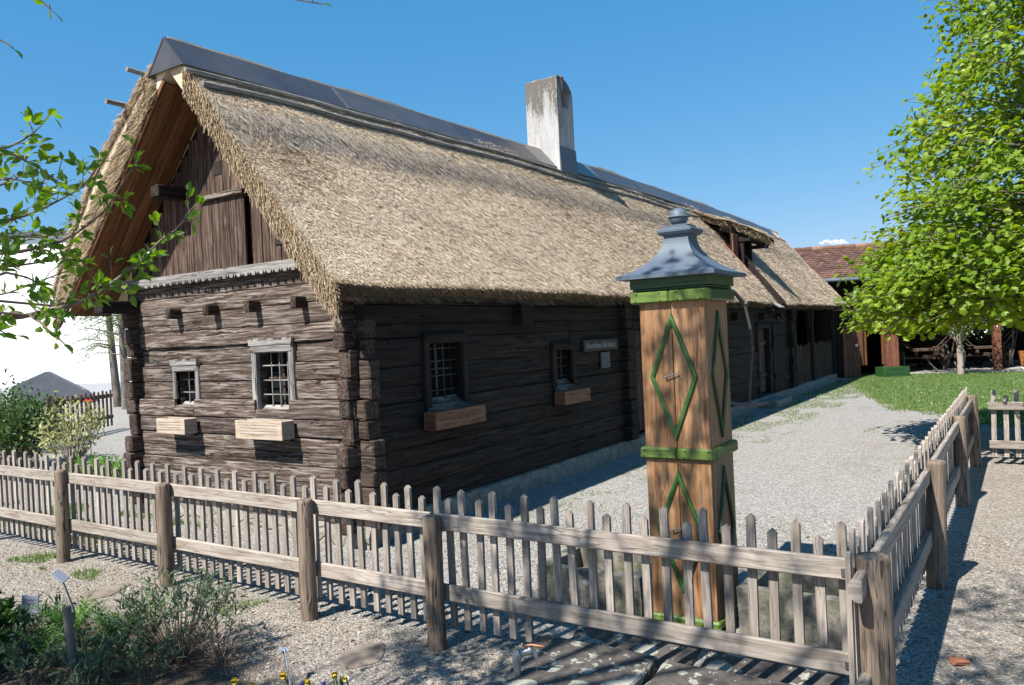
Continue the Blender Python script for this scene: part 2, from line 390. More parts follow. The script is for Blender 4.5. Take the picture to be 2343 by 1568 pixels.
def slab_mat():
    t = NT('dark_slab_with_lichen'); g = t.attr('gc').outputs['Vector']
    n = t.noise(g, 22, 5, .7); w = t.noise(g, 9, 4, .65); w2 = t.noise(g, 45, 3, .6)
    wv = t.n('ShaderNodeVectorMath', operation='MULTIPLY_ADD'); wv.inputs[1].default_value = (.05, .05, 0)
    nc = t.n('ShaderNodeTexNoise'); nc.inputs['Scale'].default_value = 22; nc.inputs['Detail'].default_value = 3; t.l(g, nc.inputs['Vector'])
    t.l(nc.outputs['Color'], wv.inputs[0]); t.l(g, wv.inputs[2])
    ks = None
    for sc, th, lo in ((5.0, .34, .52), (13.0, .22, .86)):
        v = t.n('ShaderNodeTexVoronoi'); v.inputs['Scale'].default_value = sc; t.l(wv.outputs[0], v.inputs['Vector'])
        sp = t.n('ShaderNodeSeparateColor'); t.l(v.outputs['Color'], sp.inputs[0])
        rad = t.math('MULTIPLY_ADD', sp.outputs[0], .3, th - .12)
        k = t.math('MULTIPLY', t.math('LESS_THAN', v.outputs['Distance'], rad), t.math('GREATER_THAN', sp.outputs[1], lo))
        ks = k if ks is None else t.math('MAXIMUM', ks, k)
    big = t.math('GREATER_THAN', t.math('ADD', w, t.math('MULTIPLY', w2, .12)), .645)
    ks = t.math('MAXIMUM', ks, big)
    col = t.ramp(n, [(.3, (.05, .044, .04)), (.7, (.115, .10, .09))])
    lc = t.ramp(w2, [(.35, (.24, .245, .20)), (.65, (.38, .38, .32))])
    col = t.mix(t.math('MULTIPLY', ks, .92), col, lc)
    t.pbr(col, .85, t.bump(t.math('ADD', n, t.math('MULTIPLY', ks, .4)), .5, .008)); return t.m
M['slab'] = slab_mat()
def tile_mat():
    t = NT('old_clay_tiles'); g = t.attr('gc').outputs['Vector']; ti = t.attr('tint').outputs['Fac']; n = t.noise(g, 9, 4, .6)
    col = t.ramp(ti, [(0, (.055, .032, .027)), (.4, (.105, .056, .043)), (.8, (.165, .085, .06)), (1, (.23, .13, .09))])
    col = t.mix(t.math('MULTIPLY', t.fr(n, .45, .75), .5), col, (.07, .05, .045))
    t.pbr(col, .9, t.bump(n, .3, .01)); return t.m
M['tile'] = tile_mat()
def gravel_mat():
    t = NT('pale_gravel'); P = t.n('ShaderNodeNewGeometry').outputs['Position']
    v1 = t.n('ShaderNodeTexVoronoi'); v1.inputs['Scale'].default_value = 85; t.l(P, v1.inputs['Vector'])
    v2 = t.n('ShaderNodeTexVoronoi'); v2.inputs['Scale'].default_value = 55; t.l(P, v2.inputs['Vector'])
    s1 = t.n('ShaderNodeSeparateColor'); t.l(v1.outputs['Color'], s1.inputs[0])
    s2 = t.n('ShaderNodeSeparateColor'); t.l(v2.outputs['Color'], s2.inputs[0])
    k = t.math('ADD', t.math('MULTIPLY', s1.outputs[0], .6), t.math('MULTIPLY', s2.outputs[0], .4))
    col = t.ramp(k, [(.15, (.15, .135, .118)), (.4, (.245, .23, .208)), (.65, (.315, .30, .28)), (.9, (.42, .41, .39))])
    sp_ = t.n('ShaderNodeSeparateXYZ'); t.l(P, sp_.inputs[0]); edge_n = t.math('MULTIPLY', t.math('SUBTRACT', t.noise(P, 1.5, 3), .5), .5)
    yard = t.math('MULTIPLY', t.math('SUBTRACT', t.math('ADD', sp_.outputs[0], edge_n), 3.35), 2.5, None, True); side = t.math('MULTIPLY', t.math('SUBTRACT', t.math('ADD', sp_.outputs[1], edge_n), .35), 3.3, None, True)
    path = t.math('SUBTRACT', 1.0, t.math('MULTIPLY', yard, side))      # browner, dirtier gravel on the path outside the fences
    col = t.mix(t.math('MULTIPLY', path, .6), col, (.86, .75, .63), 'MULTIPLY')
    dirt = t.noise(P, .9, 5, .65)
    col = t.mix(t.math('MULTIPLY', t.fr(dirt, .55, .72), .45), col, (.19, .15, .11))
    # garden soil round the flower bed
    sep = t.n('ShaderNodeSeparateXYZ'); t.l(P, sep.inputs[0])
    dx = t.math('MULTIPLY', t.math('SUBTRACT', sep.outputs[0], 2.0), .95); dy = t.math('MULTIPLY', t.math('SUBTRACT', sep.outputs[1], 4.3), .62)
    d = t.math('SQRT', t.math('ADD', t.math('MULTIPLY', dx, dx), t.math('MULTIPLY', dy, dy)))
    d = t.math('ADD', d, t.math('MULTIPLY', t.math('SUBTRACT', t.noise(P, 3.0, 4, .65), .5), .8))
    soil = t.ramp(t.noise(P, 40, 4, .7), [(.3, (.035, .025, .018)), (.7, (.13, .095, .068))])
    col = t.mix(t.ramp(d, [(.70, (1, 1, 1)), (1.05, (0, 0, 0))]), col, soil)
    h = t.math('SUBTRACT', 1.0, t.math('MULTIPLY', v1.outputs['Distance'], 1.0))
    t.pbr(col, .95, t.bump(t.math('ADD', h, t.math('MULTIPLY', dirt, .5)), .75, .012)); return t.m
M['gravel'] = gravel_mat()
M['pebble'] = simple('pebble_stone', (.19, .16, .13), (.33, .29, .245), 3, .9, .1, tint=1.2)
M['lawn'] = simple('lawn_turf', (.075, .12, .03), (.13, .165, .055), 5, .95, .4, bd=.02)
M['grass'] = leafmat('grass_blade', (.135, .215, .06), (.09, .155, .04), (.30, .28, .13), .3, .6)
M['apple_leaf'] = leafmat('apple_leaf', (.11, .21, .028), (.06, .135, .018), (.24, .33, .045), .5, .35, .4)
M['maple_leaf'] = leafmat('maple_leaf', (.19, .29, .028), (.11, .20, .018), (.31, .38, .055), .48, .42, .35)
M['blossom'] = simple('white_blossom', (.7, .62, .62), (.8, .76, .75), 9, .7, 0)
M['small_leaf'] = leafmat('small_green_leaf', (.055, .11, .03), (.03, .07, .018), (.10, .16, .05), .35, .5)
M['larch_leaf'] = leafmat('larch_needles', (.12, .19, .05), (.08, .14, .03), (.18, .24, .07), .4, .6)
M['sage_leaf'] = leafmat('grey_green_leaf', (.075, .12, .06), (.04, .075, .035), (.17, .22, .14), .25, .6)
M['fern_leaf'] = leafmat('fern_frond', (.10, .22, .03), (.06, .15, .02), (.17, .3, .05), .4, .5)
M['dark_leaf'] = leafmat('dark_green_leaf', (.035, .085, .014), (.02, .055, .010), (.06, .13, .02), .3, .5)
M['pale_leaf'] = leafmat('pale_variegated_leaf', (.36, .37, .16), (.14, .2, .05), (.55, .5, .27), .3, .55)
M['yellow'] = simple('yellow_petal', (.5, .32, .03), (.55, .4, .04), 9, .6, 0)
M['cream'] = simple('cream_petal', (.75, .72, .6), (.8, .78, .7), 9, .6, 0)
M['violet'] = simple('violet_floret', (.035, .025, .16), (.06, .04, .24), 9, .6, 0)
M['red'] = simple('red_petal', (.5, .01, .015), (.6, .02, .02), 9, .6, 0)
M['thatch'] = strawmat('thatch_straw', [(0, (.10, .066, .042)), (.25, (.40, .29, .185)), (.6, (.79, .62, .44)), (1, (.97, .825, .63))])
M['thatch_gold'] = strawmat('golden_cut_straw', [(0, (.14, .095, .058)), (.3, (.27, .195, .12)), (.7, (.43, .325, .21)), (1, (.60, .48, .335))])
M['thatch_grey'] = strawmat('grey_weathered_straw', [(0, (.2, .16, .12)), (.3, (.40, .335, .265)), (.7, (.58, .50, .405)), (1, (.74, .65, .53))])

# ---------------------------------------------------------------- ground
G_, D_, B_, XE = 4.70, 4.65, 7.88, 23.95                       # gable plane, long wall plane, back wall, end of the porch
n = 60
gx = np.sign(np.linspace(-1, 1, n)) * np.abs(np.linspace(-1, 1, n)) ** 3 * 600 + 8
gv = A([(x, y, 0) for x in gx for y in gx - 6]); ii = np.arange(n * n).reshape(n, n)
gf = np.stack([ii[:-1, :-1], ii[1:, :-1], ii[1:, 1:], ii[:-1, 1:]], -1).reshape(-1, 4)
kind(fast('ground', gv, gf, M['gravel']), 'structure')

# ---------------------------------------------------------------- farmhouse
house = thing('thatched_farmhouse', (G_, D_, 0), 'long dark log farmhouse with a thatched roof and white chimney', 'farmhouse')
def log(mb, wall, a0, a1, o, z0, z1, th=.13, seg=.14, amp=.007):
    """hewn log: wall 'g' runs along y on the gable, 'l' along x on the long wall; o pushes it outwards"""
    nseg = max(2, int((a1 - a0) / seg)); sd = rng.random() * 90; tint = rng.random(); off = rng.random(3) * 50
    V = []; Gc = []; zm = (z0 + z1) / 2; ch = min(.009, (z1 - z0) * .1)
    for i in range(nseg + 1):
        a = a0 + (a1 - a0) * i / nseg
        w1, w2, w3, w4 = (nz(a * 2.3 + sd, k * 7.3) * amp * 1.6 for k in range(4))
        g = .0015 + max(0, w4) * .5
        ring = [(-th, z0 + g), (o - ch * .9 + w3, z0 + g + w3 * .4), (o + w1, z0 + ch + g + w3 * .4), (o + .005 + w2, zm + w1),
                (o + w2, z1 - ch + w4 * .5), (o - ch * .9 + w4, z1 - g * .4 + w4 * .5), (-th, z1)]
        for (q, z) in ring:
            V.append((G_ - q, a, z) if wall == 'g' else (a, D_ - q, z)); Gc.append((a + off[0], z + off[1], q + off[2]))
    k = 7; F = []
    for i in range(nseg):
        for j in range(k):
            j2 = (j + 1) % k
            F.append((i * k + j, i * k + j2, (i + 1) * k + j2, (i + 1) * k + j))
    mb.add(V, F, Gc, tint, False)
    mb.add(V[:k], [tuple(range(k))[::-1]], [(g[2] * 3, g[1], g[0]) for g in Gc[:k]], tint)
    mb.add(V[-k:], [tuple(range(k))], [(g[2] * 3, g[1], g[0]) for g in Gc[-k:]], tint)
def log_wall(mb, wall, rows, a0f, a1f, opens, of):
    for i in range(len(rows) - 1):
        z0, z1 = rows[i], rows[i + 1]; a0, a1 = a0f(i), a1f(i); o = of(i)
        cuts = sorted([q for q in opens if q[2] < z1 - .01 and q[3] > z0 + .01])
        x = a0
        for q in cuts:
            log(mb, wall, x, q[0], o, z0, z1)
            if q[2] > z0 + .03: log(mb, wall, q[0], q[1], o, z0, q[2])
            if q[3] < z1 - .03: log(mb, wall, q[0], q[1], o, q[3], z1)
            x = q[1]
        log(mb, wall, x, a1, o, z0, z1)
rows_g = [.16, .36, .51, .645, .765, .90, 1.06, 1.23, 1.40, 1.56, 1.74, 1.90, 2.08, 2.24, 2.38]
OG = [(6.82, 7.14, 1.17, 1.55), (5.45, 5.91, 1.14, 1.71)]
mb = MB()
rr = [rng.normal(0, .008) + (.03 if i < 7 else 0) + (.018 if i in (5, 6) else 0) for i in range(20)]
ext = [rng.uniform(.09, .14) + (.05 if i < 5 else 0) for i in range(20)]
log_wall(mb, 'g', rows_g, lambda i: D_ - .003, lambda i: B_ + .003, OG, lambda i: rr[i])
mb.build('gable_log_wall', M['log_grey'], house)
rows_l = [.2, .40, .58, .75, .92, 1.15, 1.30, 1.48, 1.73, 1.86, 2.03, 2.24]
OL = [(5.60, 6.10, 1.10, 1.68), (7.92, 8.30, 1.11, 1.53), (10.10, 10.95, .20, 1.79), (16.2, 17.1, .24, 1.66)]
mb = MB(); rl = [rng.normal(0, .007) for i in range(20)]
log_wall(mb, 'l', rows_l, lambda i: G_ + .002, lambda i: 19.2, OL, lambda i: rl[i])
for s in (0, 1):                                             # cross wall log ends standing out of the long wall
    for xc in (9.72, 18.7):
        for i in range(len(rows_l) - 1):
            o = .12 + rng.uniform(-.02, .03)
            if s: mb.box((xc, D_ - o, rows_l[i] + .01), (xc + .2, D_ + .05, rows_l[i + 1]), 1, .012)
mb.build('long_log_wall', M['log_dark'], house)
mb = MB()                                                     # notched log ends of the long walls, beyond the gable
for base_y, rws in ((D_, rows_l), (B_ - .13, rows_l)):
    mb = MB()
    for i in range(len(rws) - 1):
        z0, z1 = rws[i] - .07, rws[i + 1] - .07
        e = rng.uniform(.09, .15) + (.05 if z1 < .95 else 0); dy = rng.uniform(-.012, .012)
        mb.box((G_ - e, base_y + dy + .003, z0 + .006), (G_ + .06, base_y + .128 + dy, z1), 0, .014, None, None, .003)
    mb.build('notched_log_ends', M['log_end'], house)
for base_y, sg_ in ((D_, -1), (B_, 1)):
    mb = MB()
    for i in range(len(rows_g) - (4 if sg_ < 0 else 1)):
        e = ext[i] if sg_ < 0 else ext[-i - 1]; q = sorted((base_y + sg_ * .002, base_y + sg_ * e))
        mb.box((G_ - rr[i] + rng.uniform(.002, .014), q[0], rows_g[i] + .003), (G_ + .13, q[1], rows_g[i + 1] - .002), 1, .012, None, None, .003)
    mb.build('crossing_log_ends', M['log_end'], house)
mb = MB()
mb.box((G_ + .15, B_ - .13, .1), (19.2, B_, 2.3)); mb.box((19.2, 5.9, .1), (XE, 6.0, 2.2)); mb.box((19.2, D_ + .14, .1), (19.3, B_, 2.2)); mb.box((XE - .1, 6.0, .1), (XE, B_, 2.3))
mb.box((9.75, D_ + .14, .1), (9.9, B_ - .14, 2.2)); mb.box((G_ + .4, D_ + .3, 2.15), (19, B_ - .2, 2.2))
mb.box((G_ + 1.6, D_ + .14, .1), (G_ + 1.7, B_ - .14, 2.1))
mb.build('inner_walls', M['barn_dark'], house)
# rubble foundation
mb = MB()
def rubble(x0, x1, wall):
    nn = int((x1 - x0) / .09)
    V = []; 
    for i in range(nn + 1):
        a = x0 + (x1 - x0) * i / nn
        for (o, z) in ((-.1, -.05), (.055 + .03 * nz(a * 3, 1), -.05), (.05 + .03 * nz(a * 4, 5), .1), (.03 + .02 * nz(a * 5, 9), .185 + .02 * nz(a * 6, 3)), (-.1, .2)):
            V.append((a, D_ - o, z) if wall == 'l' else (G_ - o, a, z))
    F = [(i * 5 + j, i * 5 + j + 1, i * 5 + 6 + j, i * 5 + 5 + j) for i in range(nn) for j in range(4)]
    mb.add(V, F)
rubble(G_ - .1, XE, 'l'); rubble(D_ - .1, B_ + .1, 'g')
mb.box((16.0, D_ - .42, -.02), (17.2, D_ - .05, .15), 0, .02); mb.box((19.3, D_ - .02, -.02), (XE, 6, .185), 0, .01)
mb.build('stone_foundation', M['rubble'], house)
# carved beam and boarded gable
mb = MB(); y0, y1 = 5.13, 8.0; prof = [(2.46, y0), (2.46, y1), (2.375, y1)]
yy = y1; 
while yy > y0 + .06:
    for dz, dy in ((-.012, .012), (.028, .03), (-.004, .045), (.022, .062), (-.008, .085)):
        prof.append((2.372 + dz, max(y0, yy - dy)))
    yy -= .105
prof.append((2.375, y0))
mb.prism([(p[1], p[0]) for p in prof], 0, G_ - .085, G_ + .02, .5, 1)
mb.build('carved_beam', M['grey_wood'], house)
RY, EY, EZ = 6.35, 1.93, 2.21
def RZ(x): return 4.50 + .13 * math.sin(math.pi * min(max((x - 4.2) / 20.8, 0), 1))
def zin_back(x, y): return 4.24 + RZ(x) - RZ(4.25) - 1.06 * (y - 6.41)
def zunder(x, y): return zroof(x, y) - TH if y < RY else zin_back(x, y)
def zroof(x, y): return RZ(x) + (EZ - RZ(x)) * abs(y - RY) / EY
EYB = 2.17; TH = .29                                                      # thatch thickness measured vertically
mb = MB(); y = 4.72
while y < B_:
    w = rng.uniform(.09, .155); zt = min(zunder(G_, y), zunder(G_, y + w)) - .03
    x = G_ + .035 + rng.uniform(-.006, .006)
    if zt > 2.5 and not (5.99 < y + w / 2 < 6.62):
        mb.box((x, y, 2.42), (x + .03, y + w - .009, zt), 2, .004)
    elif zt > 2.5:
        mb.box((x, y, 3.17), (x + .03, y + w - .004, zt), 2, .004)
    y += w
mb.build('gable_boards', M['board_red'], house)
mb = MB(); mb.prism([(4.74, 2.40), (7.86, 2.40), (7.86, zin_back(G_, 7.86) + .05), (6.40, 4.22), (4.74, zroof(G_, 4.74) - TH + .05)], 0, G_ + .072, G_ + .09, .2, 2); mb.build('gable_backing', M['barn_dark'], house)
hat = MB(); y = 6.0
for w in (.12, .1, .155, .11, .135):
    hat.box((G_ + .005, y, 2.465), (G_ + .03, y + w - .006, 3.13), 2, .004); y += w
hatch = hat.build('hatch', M['board_red'], house)
h2 = MB(); h2.box((G_ - .035, 5.97, 3.135), (G_ + .03, 6.66, 3.185), 1, .006); h2.build('lintel', M['log_grey'], hatch)
for q in ((5.52, 2.62, 5.62, 2.74), (6.33, 3.37, 6.44, 3.5)):
    mb = MB(); mb.box((G_ + .022, q[0], q[1]), (G_ + .034, q[2], q[3])); mb.build('vent_hole', M['dark'], house)
mb = MB()
for yb in (7.05, 6.46, 5.85, 5.24):
    mb.box((G_ - .14, yb - .035, 2.03), (G_ + .02, yb + .04, 2.135), 0, .012, None, None, .004)
    be = mb.build('beam_end', M['log_end'], house); mb = MB()
for xb, z0, z1, w in ((7.08, 1.82, 2.1, .22), (14.6, 1.8, 1.95, .17), (16.4, 1.8, 1.95, .17), (17.7, 1.8, 1.95, .17)):
    mb.box((xb, D_ - .13, z0), (xb + w, D_ + .05, z1), 1, .012); mb.build('beam_end', M['log_dark'], house); mb = MB()
mb.box((G_ - .42, 7.72, 2.12), (G_ + .05, 7.86, 2.25), 0, .01); mb.build('purlin_end', M['log_dark'], house); mb = MB()
mb.box((G_ - .27, 6.90, 3.2), (G_ + .05, 7.03, 3.32), 0, .01); mb.build('purlin_end', M['log_dark'], house)

MG = Matrix(((0, -1, 0, G_), (1, 0, 0, 0), (0, 0, 1, 0), (0, 0, 0, 1)))      # local (along, out, up) on the gable
ML = Matrix(((1, 0, 0, 0), (0, -1, 0, D_), (0, 0, 1, 0), (0, 0, 0, 1)))      # and on the long wall
def tr(M_, p): v = M_ @ Vector(p); return (v.x, v.y, v.z)
def window(M_, a0, a1, z0, z1, bar_a, bar_z, fw, mat, crest, op, sill_mat, double=False):
    mb = MB()
    mb.box((a0, -.03, z0 + .02), (a0 + fw, op, z1 - fw * .5), 2, .012, None, M_)
    mb.box((a1 - fw, -.03, z0 + .02), (a1, op, z1 - fw * .5), 2, .012, None, M_)
    mb.box((a0 + .004, -.03, z1 - fw * .5 - .05), (a1 - .004, op + .006, z1), 0, .012, None, M_)
    if crest:
        k = 34; pts = []
        for i in range(k + 1):
            t = i / k; a = a0 - .012 + (a1 - a0 + .024) * t
            hgt = .022 + .02 * abs(math.sin(t * math.pi * 3)) + .012 * math.cos(t * math.pi * 12) + (.014 if t < .06 or t > .94 else 0)
            pts.append((a, z1 + hgt))
        poly = pts + [(a1, z1 - .01), (a0, z1 - .01)]
        V = [tr(M_, (p[0], o, p[1])) for o in (op - .02, op + .012) for p in poly]; m = len(poly)
        Fc = [tuple(range(m)), tuple(range(m, 2 * m))[::-1]] + [(i, m + i, m + (i + 1) % m, (i + 1) % m) for i in range(m)]
        mb.add(V, Fc, [(p[0] + 3, p[1] + 5, o) for o in (0, .03) for p in poly], .6)
    w = mb.build('window', mat, house)
    s = MB(); s.add([tr(M_, p) for p in ((a0 + fw * .9, -.06, z0 + .1), (a1 - fw * .9, -.06, z0 + .1), (a1 - .005, op + .012, z0), (a0 + .005, op + .012, z0),
                                        (a0 + fw * .9, -.09, z0 + .05), (a1 - fw * .9, -.09, z0 + .05), (a1 - .005, op + .012, z0 - .03), (a0 + .005, op + .012, z0 - .03))],
                    [(0, 1, 2, 3), (7, 6, 5, 4), (3, 2, 6, 7), (0, 3, 7, 4), (1, 5, 6, 2)], [(1, 2, 0), (1.6, 2, 0), (1.6, 2.1, 0), (1, 2.1, 0)] * 2, .7)
    s.build('sill', sill_mat, w)
    g = MB()
    for a in bar_a: g.tube([tr(M_, (a, -.045, z0 + .07)), tr(M_, (a, -.045, z1 - .03))], .0065, 6, True, .5)
    for z in bar_z: g.tube([tr(M_, (a0 + fw * .7, -.05, z)), tr(M_, (a1 - fw * .7, -.05, z))], .0075, 6, True, .5)
    g.build('grille', M['pole'] if crest else M['iron'], w)
    p = MB(); p.box((a0 + .02, -.125, z0 + .03), (a1 - .02, -.12, z1 - .02), 0, .001, .5, M_); p.build('pane', M['glass'], w)
    c = MB()
    mid = (a0 + a1) / 2
    for a in ((mid - .012, mid + .012), (a0 + fw - .01, a0 + fw + .012), (a1 - fw - .012, a1 - fw + .01)):
        c.box((a[0], -.118, z0 + .05), (a[1], -.1, z1 - .05), 2, .003, None, M_)
    c.box((a0 + fw, -.119, (z0 + z1) / 2), (a1 - fw, -.1, (z0 + z1) / 2 + .022), 0, .003, None, M_)
    c.build('casement', M['log_end'], w)
    return w
window(MG, 6.77, 7.19, 1.10, 1.575, (6.92, 7.02), (1.29, 1.42), .05, M['grey_wood'], True, .034, M['grey_wood'])
window(MG, 5.395, 5.965, 1.075, 1.735, (5.55, 5.66, 5.77), (1.27, 1.40, 1.535), .064, M['grey_wood'], True, .036, M['grey_wood'])
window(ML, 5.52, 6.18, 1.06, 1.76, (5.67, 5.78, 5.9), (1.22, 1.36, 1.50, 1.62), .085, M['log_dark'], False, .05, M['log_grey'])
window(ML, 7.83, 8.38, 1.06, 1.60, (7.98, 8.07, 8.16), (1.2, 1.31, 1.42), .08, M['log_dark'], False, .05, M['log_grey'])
def door(a0, a1, z0, z1, half):
    mb = MB()
    mb.box((a0 - .1, -.06, z0), (a0, .035, z1 + .0), 2, .008, None, ML); mb.box((a1, -.06, z0), (a1 + .1, .035, z1), 2, .008, None, ML)
    mb.box((a0 - .12, -.06, z1), (a1 + .12, .045, z1 + .11), 0, .008, None, ML)
    d = mb.build('door', M['log_dark'], house)
    l = MB(); a = a0
    k = 6; w = (a1 - a0) / k
    for i in range(k):
        l.box((a + .003, -.11, z0 + .02), (a + w - .003, -.075, z1 - .01), 2, .004, None, ML); a += w
    for z in (z0 + .35, z1 - .35): l.box((a0 + .02, -.075, z), (a1 - .02, -.05, z + .09), 0, .004, None, ML)
    l.build('door_leaf', M['board_red'], d)
door(10.18, 10.88, .22, 1.72, False); door(16.25, 17.05, .25, 1.62, True)
mb = MB()
for i in range(5): mb.box((17.35 + i * .18, D_ - .035, .24), (17.35 + i * .18 + .172, D_ - .012, 1.70), 2, .004)
for z in (.5, 1.35): mb.box((17.33, D_ - .06, z), (18.27, D_ - .036, z + .09), 0, .004)
mb.build('plank_shutter', M['barn_dark'], house)
for px_ in (19.42, 21.25, 23.85):
    mb = MB(); mb.box((px_ - .08, D_ - .02, .19), (px_ + .08, D_ + .14, 2.1), 2, .01)
    for s in (-1, 1):
        if 19.3 < px_ + s * .5 < 23.9: mb.beam((px_ + s * .05, D_ + .06, 1.5), (px_ + s * .38, D_ + .06, 2.1), .09, .09)
    mb.build('porch_post', M['log_dark'], house)
mb = MB(); x = 19.55
while x < 23.75:
    if abs(x - 21.25) > .1: mb.tube([(x, D_ + .05, .2), (x + rng.uniform(-.02, .02), D_ + .05, 1.14 + rng.uniform(-.04, .05))], .016, 6)
    x += .085
mb.beam((19.5, D_ + .08, .42), (23.8, D_ + .08, .42), .04, .06); mb.beam((19.5, D_ + .08, .98), (23.8, D_ + .08, .98), .04, .06)
mb.build('porch_railing', M['brown_fence'], house)
mb = MB(); mb.box((19.2, D_ - .03, 2.02), (24.3, D_ + .13, 2.2), 0, .01); mb.build('porch_beam', M['log_dark'], house)

# --- roof: thatch blocks with a notch below the dormer
X0, X1 = 4.25, 24.95
NX0, NX1, NS = 16.85, 17.5, .17
def rp(x, s, side, up=0.0):
    """a point on the outer roof surface: s = 0 ridge, 1 eave; side -1 front, +1 back"""
    if side > 0:                                              # the back slope carries much thicker thatch
        y = RY + EYB * s; zi = zin_back(x, y); th = float(np.interp(s, [0, .05, .12, .22, .55, .95, 1], [.26, .27, .33, .42, .62, .56, .45]))
        z = zi + th * (1 + up / TH) if up < -.1 else zi + th + up
        return Vector((x, y, z + .03 * nz(x * .8, s * 3 + 9) + .015 * nz(x * 3.1, s * 9 + 5)))
    z = RZ(x) + (EZ - RZ(x)) * s
    z += .045 * nz(x * .7, s * 3 + side * 9) + .012 * nz(x * 3.1, s * 9 + side * 5)
    z += .045 * .6 * max(0, min(1, (.39 + .03 * nz(x * 1.7, 4) - s) / .05)) * (1 if s > .02 else .5)
    if x > 24.4: z -= (x - 24.4) ** 2 * .28 * (1.2 - s)
    return Vector((x, RY + side * EY * s, z + up))
roof = None
def thatch_block(x0, x1, s0, s1, side, name='thatch'):
    nx = max(2, int((x1 - x0) / .16)); ns = max(3, int((s1 - s0) * 26))
    V = []; 
    for i in range(nx + 1):
        x = x0 + (x1 - x0) * i / nx
        for j in range(ns + 1): V.append(rp(x, s0 + (s1 - s0) * j / ns, side, -.02))
        V.append(rp(x, s1 - (.055 if s1 > .98 else 0), side, -(TH - .05 if s1 > .98 else TH)))
        V.append(rp(x, s0, side, -TH))
    k = ns + 3; F = []
    for i in range(nx):
        for j in range(k): F.append((i * k + j, i * k + (j + 1) % k, (i + 1) * k + (j + 1) % k, (i + 1) * k + j))
    F += [tuple(range(k))[::-1], tuple(range(nx * k, nx * k + k))]
    if side > 0: F = [f[::-1] for f in F]
    return V, F
def roof_mesh(name, blocks, mat, parent):
    V = []; F = []
    for b in blocks:
        v, f = thatch_block(*b); F += [tuple(i + len(V) for i in q) for q in f]; V += [tuple(p) for p in v]
    return fast(name, V, F, mat, parent, None, rng.uniform(.5, .95, len(V)))
rng_base = None
th_front = roof_mesh('thatch_slope', [(X0, NX0, 0, 1, -1), (NX0, NX1, 0, NS, -1), (NX1, X1, 0, 1, -1)], M['thatch'], house)
th_back = roof_mesh('thatch_slope', [(X0, X1, 0, 1, 1)], M['thatch'], house)
def slivers(P, T, N, L, Wd, lift, tint, tap=.45):
    P, T, N = (np.asarray(q, float) for q in (P, T, N)); n_ = len(P)
    S = np.cross(T, N); S /= np.linalg.norm(S, axis=1)[:, None] + 1e-9
    L, Wd, lift = (np.broadcast_to(np.asarray(q, float), (n_,))[:, None] for q in (L, Wd, lift))
    V = np.empty((n_, 4, 3)); tip = P + T * L + N * lift
    V[:, 0] = P - S * Wd / 2; V[:, 1] = P + S * Wd / 2; V[:, 2] = tip + S * Wd / 2 * tap; V[:, 3] = tip - S * Wd / 2 * tap
    return V.reshape(-1, 3), np.arange(n_ * 4).reshape(-1, 4), np.repeat(tint, 4)
def join(parts):
    V = []; F = []; T = []; b = 0
    for v, f, t in parts: V.append(v); F.append(f + b); T.append(t); b += len(v)
    return np.concatenate(V), np.concatenate(F), np.concatenate(T)
def surf(xs, ss, side):
    P = A([rp(x, s, side) for x, s in zip(xs, ss)])
    dz = (A([RZ(x) for x in xs]) - EZ)
    T = np.stack([np.zeros(len(xs)), np.full(len(xs), side * EY), -dz], 1); T /= np.linalg.norm(T, axis=1)[:, None]
    N = np.stack([np.zeros(len(xs)), side * dz, np.full(len(xs), EY)], 1); N /= np.linalg.norm(N, axis=1)[:, None]
    return P, T, N
def unit_(v): return v / (np.linalg.norm(v, axis=1)[:, None] + 1e-9)
def jitter(T, N, lat):
    S = np.cross(T, N); T = T + S * rng.normal(0, lat, (len(T), 1)); return T / np.linalg.norm(T, axis=1)[:, None]
def in_notch(x, s): return (x > NX0) & (x < NX1) & (s > NS - .01)
# front slope straw
n = 190000
xs = X0 + (X1 - X0) * rng.random(n) ** 1.75; ss = .075 + .93 * rng.random(n)
k = ~in_notch(xs, ss); xs, ss = xs[k], ss[k]
P, T, N = surf(xs, ss, -1); T = jitter(T, N, .30)
dist = np.linalg.norm(P - A((0, 0, 1.7)), axis=1); sc = np.clip(dist / 7.0, .8, 2.6)
clump = A([nz(x * 5, s * 24) * .5 + nz(x * 13, s * 46, 3) * .75 + nz(x * 2.0, s * 34, 7) * .45 for x, s in zip(xs, ss)])
stain = np.exp(-((xs - 4.75) / .55) ** 2 - ((ss - .5) / .16) ** 2) * .42 + np.clip(A([nz(x * .55, s * 2.6, 11) for x, s in zip(xs, ss)]), 0, 1) * .32
ti = np.where(rng.random(len(xs)) < .10, rng.uniform(0, .18, len(xs)), np.clip(rng.normal(.82, .19, len(xs)) + clump * .40 - stain * .85, 0, 1))  # some straws coloured dark for the shadow gaps between bristle ends
front = slivers(P - N * .012, T, N, rng.uniform(.025, .055, len(xs)) * sc, .0095 * sc, (.004 + .012 * rng.random(len(xs)) ** 1.5) * sc, ti)
V, F, Tn = front; fast('straw_surface', V, F, M['thatch'], th_front, None, Tn)
# shaggy end of the ridge layer
n = 14000
xs = X0 + (X1 - X0) * rng.random(n) ** 1.6; ss = rng.normal(.35, .032, n)
P, T, N = surf(xs, ss, -1); T = jitter(T, N, .35)
sc = np.clip(np.linalg.norm(P - A((0, 0, 1.7)), axis=1) / 7.0, .8, 2.4)
V, F, Tn = slivers(P, T, N, rng.uniform(.07, .16, n), .009 * sc, rng.uniform(-.01, .022, n), np.clip(rng.normal(.5, .25, n), 0, 1))
fast('ridge_layer_fringe', V, F, M['thatch_grey'], th_front, None, Tn)
